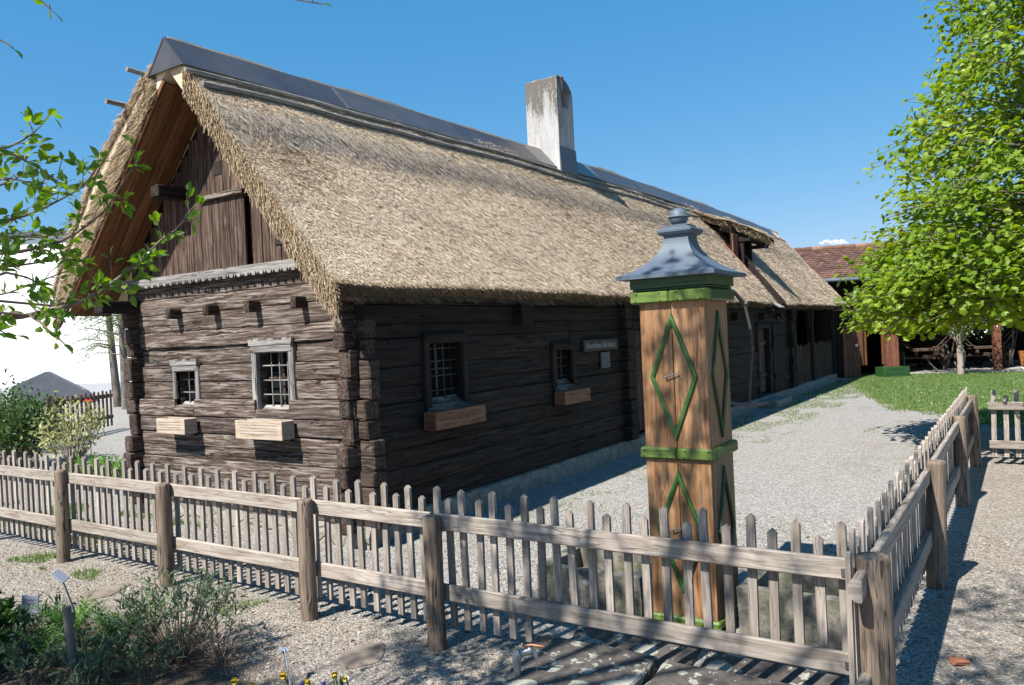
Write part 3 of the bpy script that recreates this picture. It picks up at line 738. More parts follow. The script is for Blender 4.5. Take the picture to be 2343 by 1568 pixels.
# cut eave: short straws on the eave face and hanging over its lower edge
def eave(side, n, x0, x1):
    xs = x0 + (x1 - x0) * rng.random(n) ** 1.5
    if side < 0: xs = xs[~((xs > NX0) & (xs < NX1))]
    m = len(xs); u = rng.random(m)
    top = A([rp(x, 1.0, side) for x in xs]); bot = A([rp(x, .945, side, -(TH - .05)) for x in xs])
    P = top + (bot - top) * u[:, None]
    T = np.stack([rng.normal(0, .25, m), np.full(m, side * .75), np.full(m, -.66)], 1); T /= np.linalg.norm(T, axis=1)[:, None]
    N = np.tile(A((0., side * .3, .9)), (m, 1)) + rng.normal(0, .3, (m, 3)); N /= np.linalg.norm(N, axis=1)[:, None]
    L = np.where(u > .9, rng.uniform(.03, .12, m), rng.uniform(.02, .06, m))
    sc = np.clip(np.linalg.norm(P - A((0, 0, 1.7)), axis=1) / 7.0, .8, 2.2)
    return slivers(P, T, N, L, .007 * sc, 0, np.clip(rng.normal(.4, .25, m), 0, 1))
V, F, Tn = eave(-1, 26000, X0, X1); fast('cut_eave', V, F, M['thatch_gold'], th_front, None, Tn)
V, F, Tn = eave(1, 5000, X0, 8); fast('cut_eave', V, F, M['thatch_gold'], th_back, None, Tn)
# verges at the gable: cut straw ends facing the camera
def verge(side, n, deep=-.05):
    s = .09 + .92 * rng.random(n); u = rng.random(n) ** .8
    P = A([rp(X0 + .01 + rng.uniform(-.02, .03), q, side, -w * (TH + deep)) for q, w in zip(s, u)])
    _, T0, N0 = surf(np.full(n, X0), s, side)
    T = A((-.42, 0, 0)) + T0 * .95 + N0 * rng.normal(.02, .14, (n, 1)); T += rng.normal(0, .10, (n, 3)); T /= np.linalg.norm(T, axis=1)[:, None]
    N = np.tile(A((-.8, 0, .4)), (n, 1)) + rng.normal(0, .3, (n, 3)); N /= np.linalg.norm(N, axis=1)[:, None]
    N = np.cross(np.cross(T, N), T); N /= np.linalg.norm(N, axis=1)[:, None]
    return slivers(P, T, N, np.where(rng.random(n) < .06, rng.uniform(.08, .16, n), rng.uniform(.03, .085, n)), rng.uniform(.004, .008, n), 0, np.clip(rng.normal(.55, .25, n), 0, 1))
V, F, Tn = verge(-1, 13000, .02); fast('cut_verge', V, F, M['thatch_gold'], th_front, None, Tn)
V, F, Tn = verge(1, 22000, .0); fast('cut_verge', V, F, M['thatch_gold'], th_back, None, Tn)
# some straw on the back slope near the gable (seen along the edge)
n = 9000
xs = X0 + 2.5 * rng.random(n) ** 2; ss = .08 + .93 * rng.random(n)
P, T, N = surf(xs, ss, 1); T = jitter(T, N, .3)
V, F, Tn = slivers(P - N * .01, T, N, rng.uniform(.06, .12, n), .009, rng.uniform(.01, .05, n), np.clip(rng.normal(.5, .22, n), 0, 1))
fast('straw_surface', V, F, M['thatch'], th_back, None, Tn)
# ridge cap of folded sheets
def cap_sheet(xa, xb, zo, tint):
    mb = MB(); V = []
    hw = .272
    for x in (xa, xb):
        r = RZ(x) + .022 + zo
        for (y, z) in ((RY - hw, r - hw * 1.10), (RY - .012, r - .004), (RY, r), (RY + .012, r - .004), (RY + hw, r - hw * 1.10), (RY + hw - .01, r - hw * 1.10 - .012), (RY, r - .02), (RY - hw + .01, r - hw * 1.10 - .012)):
            V.append((x, y, z))
    mb.add(V, [(i, (i + 1) % 8, 8 + (i + 1) % 8, 8 + i) for i in range(8)] + [tuple(range(8))[::-1], tuple(range(8, 16))], None, tint)
    return mb
x = 4.20; k = 0
while x < 23.8:
    xb = min(x + 2.06, 23.85); light = 1.0 if k == 3 else .15 * (k % 2)
    c = cap_sheet(x, xb, .004 * (k % 2), light); sm_ = MB(); r_ = RZ(xb) + .022; sm_.add([(xq, RY + q * .276, r_ - abs(q) * .276 * 1.10 + .012) for xq in (xb - .03, xb - .012) for q in (-1, 0, 1)], [(0, 1, 4, 3), (1, 2, 5, 4)], None, .9); o_ = c.build('ridge_cap', M['cap'], house); sm_.build('folded_seam', M['cap'], o_); x = xb - .05; k += 1
    if xb >= 23.8: break
mb = MB(); r = RZ(4.2) + .019; hw = .268
mb.add([(4.205, RY - hw, r - hw * 1.10), (4.205, RY, r), (4.205, RY + hw, r - hw * 1.10), (4.22, RY - hw, r - hw * 1.10), (4.22, RY, r), (4.22, RY + hw, r - hw * 1.10)],
       [(0, 1, 2), (5, 4, 3), (0, 2, 5, 3)], None, .1); mb.build('ridge_end_plate', M['cap'], house)
for side, s, xa, xb, r in ((-1, .168, 4.18, 22.6, .021), (-1, .222, 4.27, 18.5, .026), (1, .18, 4.08, 23, .022), (1, .325, 4.05, 23, .024), (-1, .155, 22.3, 25.0, .018)):
    mb = MB(); m = int((xb - xa) / .5)
    mb.tube([rp(max(4.25, xa + (xb - xa) * i / m), s + .004 * nz(i * .6, 3), side, .02) - Vector((max(0, 4.25 - (xa + (xb - xa) * i / m)), 0, 0)) for i in range(m + 1)], r, 8)
    mb.build('thatching_pole', M['pole'], house)
# soffit boards and verge edge boards under the overhang
for side in (-1, 1):
    mb = MB(); xx = X0 + (.06 if side < 0 else .03)
    for w in (.115, .115, .115, .115):
        p0 = rp(4.3, .05, side, -TH - .02); p1 = rp(4.3, .93, side, -TH - .02)
        sd = Vector((1, 0, 0)); 
        mb.beam((xx + w / 2, p0.y, p0.z), (xx + w / 2, p1.y, p1.z), w - .005, .022, (0, side * .78, .62)); xx += w
    mb.build('soffit_boards', M['soffit'], house)
    if side < 0: continue
    mb = MB(); p0 = rp(4.25, .05, side, -TH + .0); p1 = rp(4.25, .93, side, -TH + .0)
    mb.beam((X0 + .012, p0.y, p0.z), (X0 + .012, p1.y, p1.z), .022, .055, (0, side * .78, .62)); mb.build('verge_board', M['soffit'], house)
# chimney with vaulted top
mb = MB(); cx0, cx1, cy0, cy1 = 10.74, 11.24, 6.02, 6.60
def ctop(u): return 5.48 + .29 * math.sqrt(max(0, 1 - max(0, (u - .12) / .88) ** 2.2))
prof = [(cx0, 4.2), (cx0, 5.745)] + [(cx0 + (cx1 - cx0) * u, ctop(u)) for u in (.06, .15, .3, .45, .6, .74, .85, .93, .98)] + [(cx1, 5.46), (cx1, 4.2)]
V = []; Fc = []; L = 10; m = len(prof)
for j in range(L + 1):
    y = cy0 + (cy1 - cy0) * j / L
    for (x, z) in prof: V.append((x + .006 * nz(y * 6, z * 5), y, z + (.014 * nz(x * 9, y * 9) if z > 5.5 else 0)))
for j in range(L): Fc += [(j * m + i, j * m + i + 1, (j + 1) * m + i + 1, (j + 1) * m + i) for i in range(m - 1)]
nx0, nx1, nb, nt = cx0 + .14, cx0 + .34, 5.30, 5.50         # niche in the shaded face
P0 = [(x, cy0, z) for x, z in prof]
arch = [(nx0, nb), (nx0, nt)] + [((nx0 + nx1) / 2 - (nx1 - nx0) / 2 * math.cos(t * math.pi / 6), nt + .1 * math.sin(t * math.pi / 6)) for t in range(1, 6)] + [(nx1, nt), (nx1, nb)]
b = len(V); V += [(x, cy0, z) for x, z in arch] + [(x, cy0 + .14, z) for x, z in arch]; q = len(arch)
Fc += [(b + i, b + i + 1, b + q + i + 1, b + q + i) for i in range(q - 1)] + [(b + q - 1, b, b + q, b + 2 * q - 1), tuple(range(b + q, b + 2 * q))]
v0 = 0                                                        # front face split round the niche
Fc += [(0, 1, b + 1, b), (m - 1, 0, b, b + q - 1), (m - 2, m - 1, b + q - 1, b + q - 2)]
pm = m - 3
for i in range(1, m - 2):
    t = 1 + round((i - 1) * (q - 3) / (m - 3)); t2 = 1 + round(i * (q - 3) / (m - 3))
    Fc.append((i, i + 1, b + t2, b + t) if t2 != t else (i, i + 1, b + t))
V += [(x, cy1, z) for x, z in prof]; Fc.append(tuple(range(len(V) - m, len(V))))
chim = fast('chimney', V, Fc, M['plaster'], house)
mb = MB()
for i in range(26):
    a = rng.random(); y = cy0 + (cy1 - cy0) * rng.random(); u = rng.uniform(.12, .92)
    x = cx0 + (cx1 - cx0) * u; z = ctop(u)
    mb.box((x - .03, y - .04, z - .025), (x + .03, y + .04, z + .006), 1, .01, None, None, .006)
mb.build('cap_bricks', M['old_brick'], chim)
mb = MB(); mb.prism([(RY - .6, 4.3), (cy0 - .012, 4.3), (cy0 - .012, 4.62), (RY - .52, 4.3)][1:3] + [(cy0 - .03, 4.25), (cy0 - .012, 4.25)], 0, cx0 - .01, cx1 + .02, .1)
mb.box((cx0 - .012, cy0 - .014, 4.3), (cx1 + .014, cy0 - .002, 4.66), 0, .002, .1); mb.build('chimney_flashing', M['cap'], chim)
# dormer
DL, DR = A((16.62, 5.96, zroof(16.62, 5.96) + .03)), A((18.05, 4.72, 3.62))      # lifted flap of thatch: front edge from DL (flush) to DR (raised)
def dorm(u, v):
    f = DL + (DR - DL) * u + A((0, -.10, .05)) * math.sin(math.pi * u); b = A((16.62 + 2.0 * u, 6.02, zroof(17, 6.02) + .06))
    p = f + (b - f) * v; x, y = p[0], p[1]
    return x, y, max(p[2] + .03 * nz(x * 3, y * 3), zroof(x, y) + .03)
V = []; nn, mmx = 14, 26; k = nn + 1
for i in range(mmx + 1):
    for j in range(nn + 1): V.append(dorm(i / mmx, j / nn))
top = list(V); b = len(top); V += [(x, y + .05, max(z - .02 - .13 * min(1, (i // k) / 8), zroof(x, y) - .2)) for i, (x, y, z) in enumerate(top)]; F = []
for i in range(mmx):
    for j in range(nn):
        q = (i * k + j, (i + 1) * k + j, (i + 1) * k + j + 1, i * k + j + 1); F.append(q); F.append(tuple(b + w for w in q[::-1]))
F += [(i * k, b + i * k, b + (i + 1) * k, (i + 1) * k) for i in range(mmx)] + [(mmx * k + j, b + mmx * k + j, b + mmx * k + j + 1, mmx * k + j + 1) for j in range(nn)]
dorm_o = fast('dormer', V, F, M['thatch'], house, None, rng.uniform(.3, .7, len(V)))
n = 6500; us, vs = rng.random(n), rng.random(n); P = A([dorm(u, v) for u, v in zip(us, vs)]); T = np.tile(A((.25, -.86, -.38)), (n, 1)); N = np.tile(A((0, -.40, .915)), (n, 1)); T = jitter(T, N, .45)
s1 = slivers(P - N * .01, T, N, rng.uniform(.1, .2, n), .018, rng.uniform(.004, .05, n), np.clip(rng.normal(.5, .25, n), 0, 1))
n = 2200; us = rng.random(n); P = A([dorm(u, 0) for u in us]); P[:, 2] -= rng.random(n) * .11 * np.minimum(1, us * 3)
T = np.tile(A((.1, -.75, -.5)), (n, 1)) + rng.normal(0, .3, (n, 3)); T = unit_(T); N = np.tile(A((0, .3, .9)), (n, 1))
s2 = slivers(P, T, N, rng.uniform(.04, .13, n), .016, 0, np.clip(rng.normal(.42, .25, n), 0, 1))
V, F, Tn = join([s1, s2]); fast('dormer_straw', V, F, M['thatch'], dorm_o, None, Tn)
mb = MB()
x = 16.9
while x < 18.0: mb.box((x, 5.3, zroof(x, 5.3) - .55), (x + .13, 5.33, 3.9), 2, .004); x += .135
for x in (17.28, 17.86): mb.box((x, 5.16, 2.7), (x + .09, 5.29, 3.66), 2, .008)
mb.beam((16.95, 5.55, 3.85), (18.05, 4.84, 3.46), .08, .08); mb.box((17.84, 4.8, 3.42), (17.94, 5.4, 3.5), 1, .01); mb.box((17.25, 5.0, 3.55), (17.33, 5.4, 3.62), 1, .01)
mb.build('dormer_front', M['barn_dark'], dorm_o)
mb = MB(); V4 = [(x, y, zroof(17, y) - q) for x, y, q in ((NX0 + .01, 4.52, .42), (NX0 + .01, 5.34, .5), (NX1 - .01, 5.34, .5), (NX1 - .01, 4.52, .42))]; mb.add(V4, [(0, 1, 2, 3)], None, .5); mb.build('shade_toned_chute_floor', M['barn_dark'], dorm_o)  # dark boards put the notch's shadow into the floor colour
mb = MB(); V = []; cn = 40                                    # corrugated tin at the foot of the notch
for i in range(cn + 1):
    x = NX0 + .02 + (NX1 - NX0 - .04) * i / cn; w = .012 * math.sin(i * math.pi / 2)
    for y, dz in ((4.38, -.10), (4.62, -.26)): V.append((x, y, zroof(x, y) + dz + w))
mb.add(V, [(2 * i, 2 * i + 2, 2 * i + 3, 2 * i + 1) for i in range(cn)], None, .5); mb.build('chute_sheet', M['tin'], dorm_o)
mb = MB(); p0, p1 = rp(NX0, .2, -1, -.15), rp(NX0, .8, -1, -.15); mb.beam(p0 + Vector((.012, 0, 0)), p1 + Vector((.012, 0, 0)), .02, .2, (0, -.78, .62)); mb.build('reveal_or_shade_board', M['red_shed'], dorm_o)
mb = MB(); p0, p1 = rp(NX1, .2, -1, -.13), rp(NX1, .985, -1, -.13); mb.beam(p0 - Vector((.014, 0, 0)), p1 - Vector((.014, 0, 0)), .022, .24, (0, -.78, .62)); mb.build('reveal_or_shade_board', M['barn_dark'], dorm_o)  # dark board added to cover the sunlit right side of the notch
mb = MB(); x = 16.9
for w in (.12, .12, .13): mb.box((x, 5.27, zroof(x, 5.27) - .25), (x + w - .005, 5.295, 3.72), 2, .003); x += w
mb.build('side_boards', M['red_shed'], dorm_o)
# far gable
mb = MB(); mb.prism([(D_, 2.1), (B_, 2.1), (RY, 4.2)], 0, XE - .05, XE, .5, 2); mb.build('far_gable_boards', M['barn_dark'], house)

# ---------------------------------------------------------------- things on the house walls
M['box_old'] = wood('old_red_brown_box_wood', (.23, .135, .085), (.165, .085, .05), (.07, .032, .02), 2.0, .3, .3, .7)
def flower_box(M_, a0, a1, z0, z1, oi, oo, label, group, wm='box_wood'):
    c = tr(M_, ((a0 + a1) / 2, oi, z0)); t_ = thing('flower_box', c, label, 'flower box', group)
    th = .018; mb = MB()
    mb.box((a0, oo - th, z0), (a1, oo, z1), 0, .003, .7, M_); mb.box((a0, oi, z0), (a1, oi + th, z1), 0, .003, .5, M_)
    for a in (a0, a1 - th): mb.box((a + .001, oi + th, z0 + .002), (a + th - .001, oo - th, z1 - .002), 1, .003, .35, M_)
    mb.box((a0 + th, oi + th, z0 + .004), (a1 - th, oo - th, z0 + .02), 0, .002, .5, M_)
    mb.build('box_boards', M[wm], t_)
    mb = MB(); mb.box((a0 + th + .002, oi + th + .001, z0 + .022), (a1 - th - .002, oo - th - .001, z1 - .03), 0, .004, .5, M_); mb.build('soil', M['dark'], t_)
    mb = MB()
    for f in ((.28, .44, .6, .76) if wm == 'box_wood' else (.5,)): mb.box((a0 + .06, oo - .004, z0 + (z1 - z0) * f), (a1 - .06, oo + .0025, z0 + (z1 - z0) * f + .004), 0, .001, .0, M_)
    mb.build('groove_shade_strips', M['fence'] if wm == 'box_wood' else M['box_old'], t_)  # strips of darker wood draw the shadow lines of the grooves
    for a in np.linspace(a0 + .05, a1 - .07, 4 if a1 - a0 > .55 else 3):
        mb = MB(); mb.box((a, .004 if oi > .03 else 0, z0 - .03), (a + .022, oi - .001, z1 - .01), 2, .002, None, M_); mb.build('wall_batten', M['log_dark'], t_)
    return t_
flower_box(MG, 6.75, 7.21, .905, 1.055, .075, .215, 'small pale pine flower box below the small gable window', 'flower boxes')
flower_box(MG, 5.365, 5.99, .895, 1.06, .075, .215, 'wide pale pine flower box below the large gable window', 'flower boxes')
flower_box(ML, 5.45, 6.22, .885, 1.05, .06, .205, 'long reddish flower box in the shade below the barred long wall window', 'flower boxes', 'box_old')
flower_box(ML, 7.80, 8.42, .88, 1.035, .06, .205, 'short reddish flower box in the shade near the house sign', 'flower boxes', 'box_old')
def text_obj(body, size, M_, mat, name, parent, ext=.002, squeeze=1.0):
    cu = bpy.data.curves.new(name, 'FONT'); cu.body = body; cu.size = size; cu.extrude = ext; cu.align_x = 'LEFT'; cu.space_character = 1.0
    ob = bpy.data.objects.new(name, cu); COL.objects.link(ob)
    dg = bpy.context.evaluated_depsgraph_get(); me = bpy.data.meshes.new_from_object(ob.evaluated_get(dg)); bpy.data.objects.remove(ob)
    V = A([tuple(v.co) for v in me.vertices]); F = [tuple(p.vertices) for p in me.polygons]
    V[:, 0] *= squeeze
    W3 = A([tr(M_, p) for p in V]); return fast(name, W3, F, mat, parent)
sg = thing('house_sign', (8.62, D_, 1.48), 'narrow dark wooden sign with white lettering high on the long wall', 'sign')
mb = MB(); mb.box((8.6, D_ - .05, 1.465), (9.56, D_ - .02, 1.61), 0, .004); mb.build('board', M['sign_board'], sg)
MT = Matrix(((1, 0, 0, 8.65), (0, 0, -1, D_ - .052), (0, 1, 0, 1.505), (0, 0, 0, 1)))
tx = text_obj("Obervornholzbauer, Stübl'n Dachstock", .1, MT, M['sign_text'], 'lettering', sg, .002, .52)
pq = MB(); pq.box((9.08, D_ - .04, 1.23), (9.33, D_ - .018, 1.44), 2, .003)
tag(pq.build('notice_plaque', M['plaque'], None, (9.08, D_, 1.23)), 'small bluish rectangular plaque below the house sign', 'plaque')

# ---------------------------------------------------------------- water pump, troughs, slabs, tap
PX, PY = 4.29, 1.64; pb = .19
pump = thing('water_pump', (PX, PY, .05), 'tall wooden pump column with green diamond trim and metal bell roof', 'water pump')
mb = MB()
def pbox(mb, hx, z0, z1, grain=2, ch=.006, tint=None): mb.box((PX - hx, PY - hx, z0), (PX + hx, PY + hx, z1), grain, ch, tint)
pbox(mb, .178, .05, 1.98, 2, .01, .5); mb.build('core', M['pump_wood'], pump)
mb = MB()                                                     # two leaves on the front, one board on each other side
for z0, z1 in ((.50, .985), (1.035, 1.86)):
    mb.box((PX - pb, PY - pb + .002, z0), (PX - pb + .02, PY - .002, z1), 2, .003); mb.box((PX - pb, PY + .002, z0), (PX - pb + .02, PY + pb - .002, z1), 2, .003)
    for sy in (-1, 1): mb.box((PX - pb + .022, PY + sy * pb - (.02 if sy > 0 else 0), z0), (PX + pb, PY + sy * pb + (.02 if sy < 0 else 0), z1), 2, .004)
    mb.box((PX + pb - .01, PY - pb + .02, z0), (PX + pb + .004, PY + pb - .02, z1), 2, .003)
mb.box((PX - pb, PY - pb + .002, .10), (PX - pb + .02, PY - pb + .07, .5), 2, .003); mb.box((PX - pb, PY + pb - .07, .10), (PX - pb + .02, PY + pb - .002, .5), 2, .003)
for sy in (-1, 1): mb.box((PX - pb + .022, PY + sy * pb - (.02 if sy > 0 else 0), .10), (PX + pb, PY + sy * pb + (.02 if sy < 0 else 0), .5), 2, .004)
mb.build('panel_boards', M['pump_wood'], pump)
mb = MB(); pbox(mb, .205, .05, .10, 0, .012); mb.build('plinth', M['green'], pump)
mb = MB(); mb.box((PX - .215, PY - .215, .975), (PX - .17, PY - .0015, 1.04), 1, .012); mb.box((PX - .215, PY + .0015, .975), (PX - .17, PY + .215, 1.04), 1, .012)
for sy in (-1, 1): mb.box((PX - .168, PY + sy * .193 - .022, .975), (PX + .215, PY + sy * .193 + .022, 1.04), 0, .012)
mb.build('band', M['green'], pump)
mb = MB(); mb.box((PX - .228, PY - .228, 1.848), (PX - .17, PY - .0015, 1.915), 1, .008); mb.box((PX - .228, PY + .0015, 1.848), (PX - .17, PY + .228, 1.915), 1, .008)
mb.build('band', M['green'], pump)
mb = MB()
for sy in (-1, 1): mb.box((PX - .168, PY + sy * .2 - .028, 1.848), (PX + .228, PY + sy * .2 + .028, 1.915), 0, .008)
pbox(mb, .215, 1.918, 1.93, 0, .003); mb.prism([(PY - .225, 1.932), (PY + .225, 1.932), (PY + .225, 1.99), (PY - .225, 1.99)], 0, PX - .225, PX + .225, .5, 1)
mb.build('band', M['green_dark'], pump)  # side bands and top moulding: shade toned into the darker green
mb = MB()
for z in (.99, 1.025, 1.86, 1.90):
    r_ = .229 if z > 1.5 else .216
    for y in (-.19, -.05, .05, .19):
        mb.tube([(PX - r_ - .0015, PY + y + rng.uniform(-.012, .012), z), (PX - r_ + .004, PY + y, z)], .0042, 7)
mb.build('screw_heads', M['iron'], pump)
def diamond(face, zc, hz, hw, mat=M['green_dark']):
    mb = MB(); w = .025
    for (a0, z0, a1, z1) in ((0, hz, hw, 0), (hw, 0, 0, -hz), (0, -hz, -hw, 0), (-hw, 0, 0, hz)):
        nx, nz_ = -(z1 - z0), (a1 - a0); ln = math.hypot(nx, nz_); nx /= ln; nz_ /= ln
        if nx * (a0 + a1) + nz_ * (z0 + z1) > 0: nx, nz_ = -nx, -nz_          # inward
        sc = 1 - w / (hw * hz / math.hypot(hw, hz))
        quad = [(a0, z0), (a1, z1), (a1 * sc, z1 * sc), (a0 * sc, z0 * sc)]
        V = []
        for o, ins in ((0, 0), (.016, .12), (.018, .5), (.010, 1)):
            for (p, q) in (((a0, z0), (a0 * sc, z0 * sc)), ((a1, z1), (a1 * sc, z1 * sc))):
                a = p[0] + (q[0] - p[0]) * ins; z = zc + p[1] + (q[1] - p[1]) * ins
                if face == 'f': V.append((PX - pb - o + .001, PY + a, z))
                else: V.append((PX + a, PY - pb - o + .001, z))
        g = [(i % 2 * .5, i * .01, rng.random()) for i in range(8)]
        mb.add(V, [(0, 1, 3, 2), (2, 3, 5, 4), (4, 5, 7, 6), (0, 2, 4, 6), (1, 7, 5, 3)], g, rng.uniform(.4, .7))
    mb.build('diamond_trim', mat, pump)
M['trim'] = wood('leaf_green_paint', (.05, .145, .03), (.035, .105, .022), (.018, .06, .012), 1.3, .2, .3, .38, False, 1, .5)
diamond('f', 1.435, .36, .14, M['trim']); diamond('f', .575, .35, .14, M['trim']); diamond('s', 1.435, .36, .13); diamond('s', .575, .35, .13)  # side diamonds darker than the front ones, their shade set in the green
mb = MB(); ring = []                                          # bell shaped metal roof on a square plan
profile = [(.285, 1.985), (.285, 2.003)] + [(.072 + .213 * (1 - t) ** 2.15, 2.004 + .228 * t ** 1.12) for t in np.linspace(0, 1, 16)]
def sq(mb, prof, close=True, sub=4):
    rings = []
    V = []
    for h, z in prof:
        for k in range(4):
            c0 = A(((-1, -1), (1, -1), (1, 1), (-1, 1))[k]) * h; c1 = A(((-1, -1), (1, -1), (1, 1), (-1, 1))[(k + 1) % 4]) * h
            for j in range(sub):
                p = c0 + (c1 - c0) * j / sub; V.append((PX + p[0], PY + p[1], z + (.004 * nz(p[0] * 12, p[1] * 12, z * 9) if 2.01 < z < 2.2 else 0)))
    m = 4 * sub
    F = [(i * m + k, i * m + (k + 1) % m, (i + 1) * m + (k + 1) % m, (i + 1) * m + k) for i in range(len(prof) - 1) for k in range(m)]
    F += [tuple(range(m))[::-1], tuple(range(len(V) - m, len(V)))]
    mb.add(V, F, None, .5, False)
sq(mb, profile); rf = mb.build('bell_roof', M['zinc'], pump)
mb = MB(); sq(mb, [(.072, 2.228), (.09, 2.236), (.1, 2.25), (.1, 2.262), (.088, 2.272), (.07, 2.278), (.07, 2.288), (.055, 2.292)], True, 2)
r = .054; zc = 2.338
mb.lathe([(.04, 2.285)] + [(r * math.cos(t), zc + r * math.sin(t)) for t in np.linspace(-1.2, -.04, 9)] + [(r + .006, zc - .003), (r + .006, zc + .004)] + [(r * math.cos(t), zc + r * math.sin(t)) for t in np.linspace(.06, 1.57, 10)], (PX, PY + .005, 0), 28)
mb.build('ball_finial', M['zinc'], pump)
mb = MB(); arc = [(PX + .19, 1.6, 1.955), (PX + .30, 1.575, 1.965), (PX + .40, 1.54, 1.95), (PX + .49, 1.49, 1.90), (PX + .555, 1.455, 1.835)]
mb.tube(arc, .013, 8, True, .3); mb.tube([(PX + .555, 1.475, 1.835), (PX + .555, 1.435, 1.835)], .016, 8)
mb.tube([arc[-1], (PX + .56, 1.43, 1.7), (PX + .575, 1.425, 1.55), (PX + .57, 1.445, 1.38), (PX + .565, 1.458, 1.205)], .0095, 8, True, .4)
h = mb.build('pump_lever', M['iron'], pump)
mb = MB(); mb.tube([(PX + .565, 1.575, 1.218), (PX + .565, 1.52, 1.208), (PX + .565, 1.458, 1.205), (PX + .565, 1.40, 1.208), (PX + .565, 1.34, 1.22)], [.007, .011, .013, .011, .007], 8)
mb.build('cross_grip', M['fence'], h)
mb = MB()
for zc, dy in ((1.44, 0), (.585, 0)):
    mb.tube([(PX - pb - .001, PY + .045, zc - .005), (PX - pb - .02, PY + .045, zc - .005)], .005, 6); mb.tube([(PX - pb - .018, PY + .05, zc - .008), (PX - pb - .018, PY - .02, zc + .016), (PX - pb - .018, PY - .03, zc + .022), (PX - pb - .01, PY - .03, zc + .002)], .0035, 6)
    mb.tube([(PX - pb - .004, PY - .045 + .008 * math.cos(t), zc - .012 + .008 * math.sin(t)) for t in np.linspace(0, 6.28, 12)], .0022, 5, False)
    mb.build('hook_latch', M['steel'], pump); mb = MB()
def trough(x0, x1, y0, y1, z1, label):
    t = thing('stone_trough', ((x0 + x1) / 2, (y0 + y1) / 2, 0), label, 'trough', 'stone troughs beside the pump')
    mb = MB(); w = .07; iz = z1 - .13
    def grid(p00, p10, p11, p01, nu=8, nv=4):
        V = []; 
        for i in range(nu + 1):
            for j in range(nv + 1):
                u, v = i / nu, j / nv
                p = (Vector(p00) * (1 - u) * (1 - v) + Vector(p10) * u * (1 - v) + Vector(p11) * u * v + Vector(p01) * (1 - u) * v)
                q = p * 7; p = p + Vector((nz(q.x, q.y, q.z), nz(q.y, q.z, q.x + 9), nz(q.z, q.x, q.y + 4))) * .009
                V.append(p)
        F = [(i * (nv + 1) + j, (i + 1) * (nv + 1) + j, (i + 1) * (nv + 1) + j + 1, i * (nv + 1) + j + 1) for i in range(nu) for j in range(nv)]
        mb.add(V, F, None, .5, True)
    O = [(x0, y0), (x1, y0), (x1, y1), (x0, y1)]; I = [(x0 + w, y0 + w), (x1 - w, y0 + w), (x1 - w, y1 - w), (x0 + w, y1 - w)]
    for k in range(4):
        a, b = O[k], O[(k + 1) % 4]; c, d = I[k], I[(k + 1) % 4]
        grid((*a, -.03), (*b, -.03), (*b, z1), (*a, z1)); grid((*a, z1), (*b, z1), (*d, z1), (*c, z1), 8, 2); grid((*c, z1), (*d, z1), (*d, iz), (*c, iz))
    grid((*I[0], iz), (*I[1], iz), (*I[2], iz), (*I[3], iz))
    mb.build('basin', M['trough'], t); return t
trough(4.10, 4.62, 1.90, 2.60, .275, 'mossy concrete water trough on the house side of the pump')
trough(4.16, 4.66, .74, 1.36, .285, 'mossy concrete water trough between the pump and the side fence')
for poly, zt, lb in (([(2.3, 1.98), (2.97, 2.07), (3.445, 2.2), (3.45, 1.52), (3.08, 1.50), (2.3, 1.42)], .15, 'pale lichen covered slab beside the garden tap'),
                 ([(2.4, 1.37), (3.07, 1.47), (3.45, 1.48), (3.46, .78), (3.30, .60), (2.9, .45), (2.4, .40)], .14, 'dark stone slab spotted with lichen near the corner post'),
                 ([(3.56, 2.12), (4.06, 2.25), (4.04, 1.50), (3.55, 1.45)], .03, 'low dark slab between the fence and the left trough'),
                 ([(3.55, 1.40), (4.04, 1.45), (4.12, .98), (3.95, .78), (3.58, .80)], .03, 'low dark slab between the fence and the right trough')):
    cx, cy = np.mean(A(poly), 0); m = len(poly); mb = MB(); pts = []
    for i in range(m):
        p, q = A(poly[i]), A(poly[(i + 1) % m])
        for t in np.linspace(0, 1, 9)[:-1]:
            w = p + (q - p) * t; w = w + A((nz(*(w * 6)), nz(*(w * 6 + 8)))) * .015; pts.append(w)
    k = len(pts); V = [(*p, -.05) for p in pts] + [(*p, zt - .015) for p in pts] + [(*(p + (A((cx, cy)) - p) * .03), zt - .003) for p in pts] + [(cx, cy, zt)]
    F = [(i, (i + 1) % k, k + (i + 1) % k, k + i) for i in range(k)] + [(k + i, k + (i + 1) % k, 2 * k + (i + 1) % k, 2 * k + i) for i in range(k)] + [(2 * k + i, 2 * k + (i + 1) % k, 3 * k) for i in range(k)]
    mb.add(V, F); tag(mb.build('stone_slab', M['slab'], None, (cx, cy, 0)), lb, 'stone slab', 'stone slabs under the fence')
tap = thing('garden_tap', (2.93, 2.03, 0), 'grey bent garden tap pipe with a copper handle beside the lichen slab', 'tap')
TX, TY = 2.95, 2.0; dv = A((.45, -.89, 0)); tp0 = A((TX, TY, 0))
mb = MB(); mb.tube([(TX, TY, -.02), (TX, TY, .205)], .0165, 14); mb.tube([(TX, TY, .2), (TX, TY, .212)], .0215, 14)
mb.tube([(TX, TY, .208)] + [tuple(tp0 + dv * .028 * (1 - math.cos(t)) + A((0, 0, .22 + .03 * math.sin(t)))) for t in np.linspace(0, 1.3, 7)], .021, 14, True, .5)
mb.build('bent_pipe', M['galv'], tap)
e0 = tp0 + dv * .022 + A((0, 0, .25)); e1 = tp0 + dv * .062 + A((0, 0, .262))
mb = MB(); mb.tube([tuple(e0), tuple(e1)], [.017, .017], 12); mb.lathe([(0, -.02), (.014, -.016), (.02, 0), (.014, .016), (0, .02)], tuple(e1), 12); mb.tube([tuple(e1), tuple(e1 + dv * .022 + A((0, 0, -.008))), tuple(e1 + dv * .028 + A((0, 0, -.03)))], [.012, .0115, .010], 10)
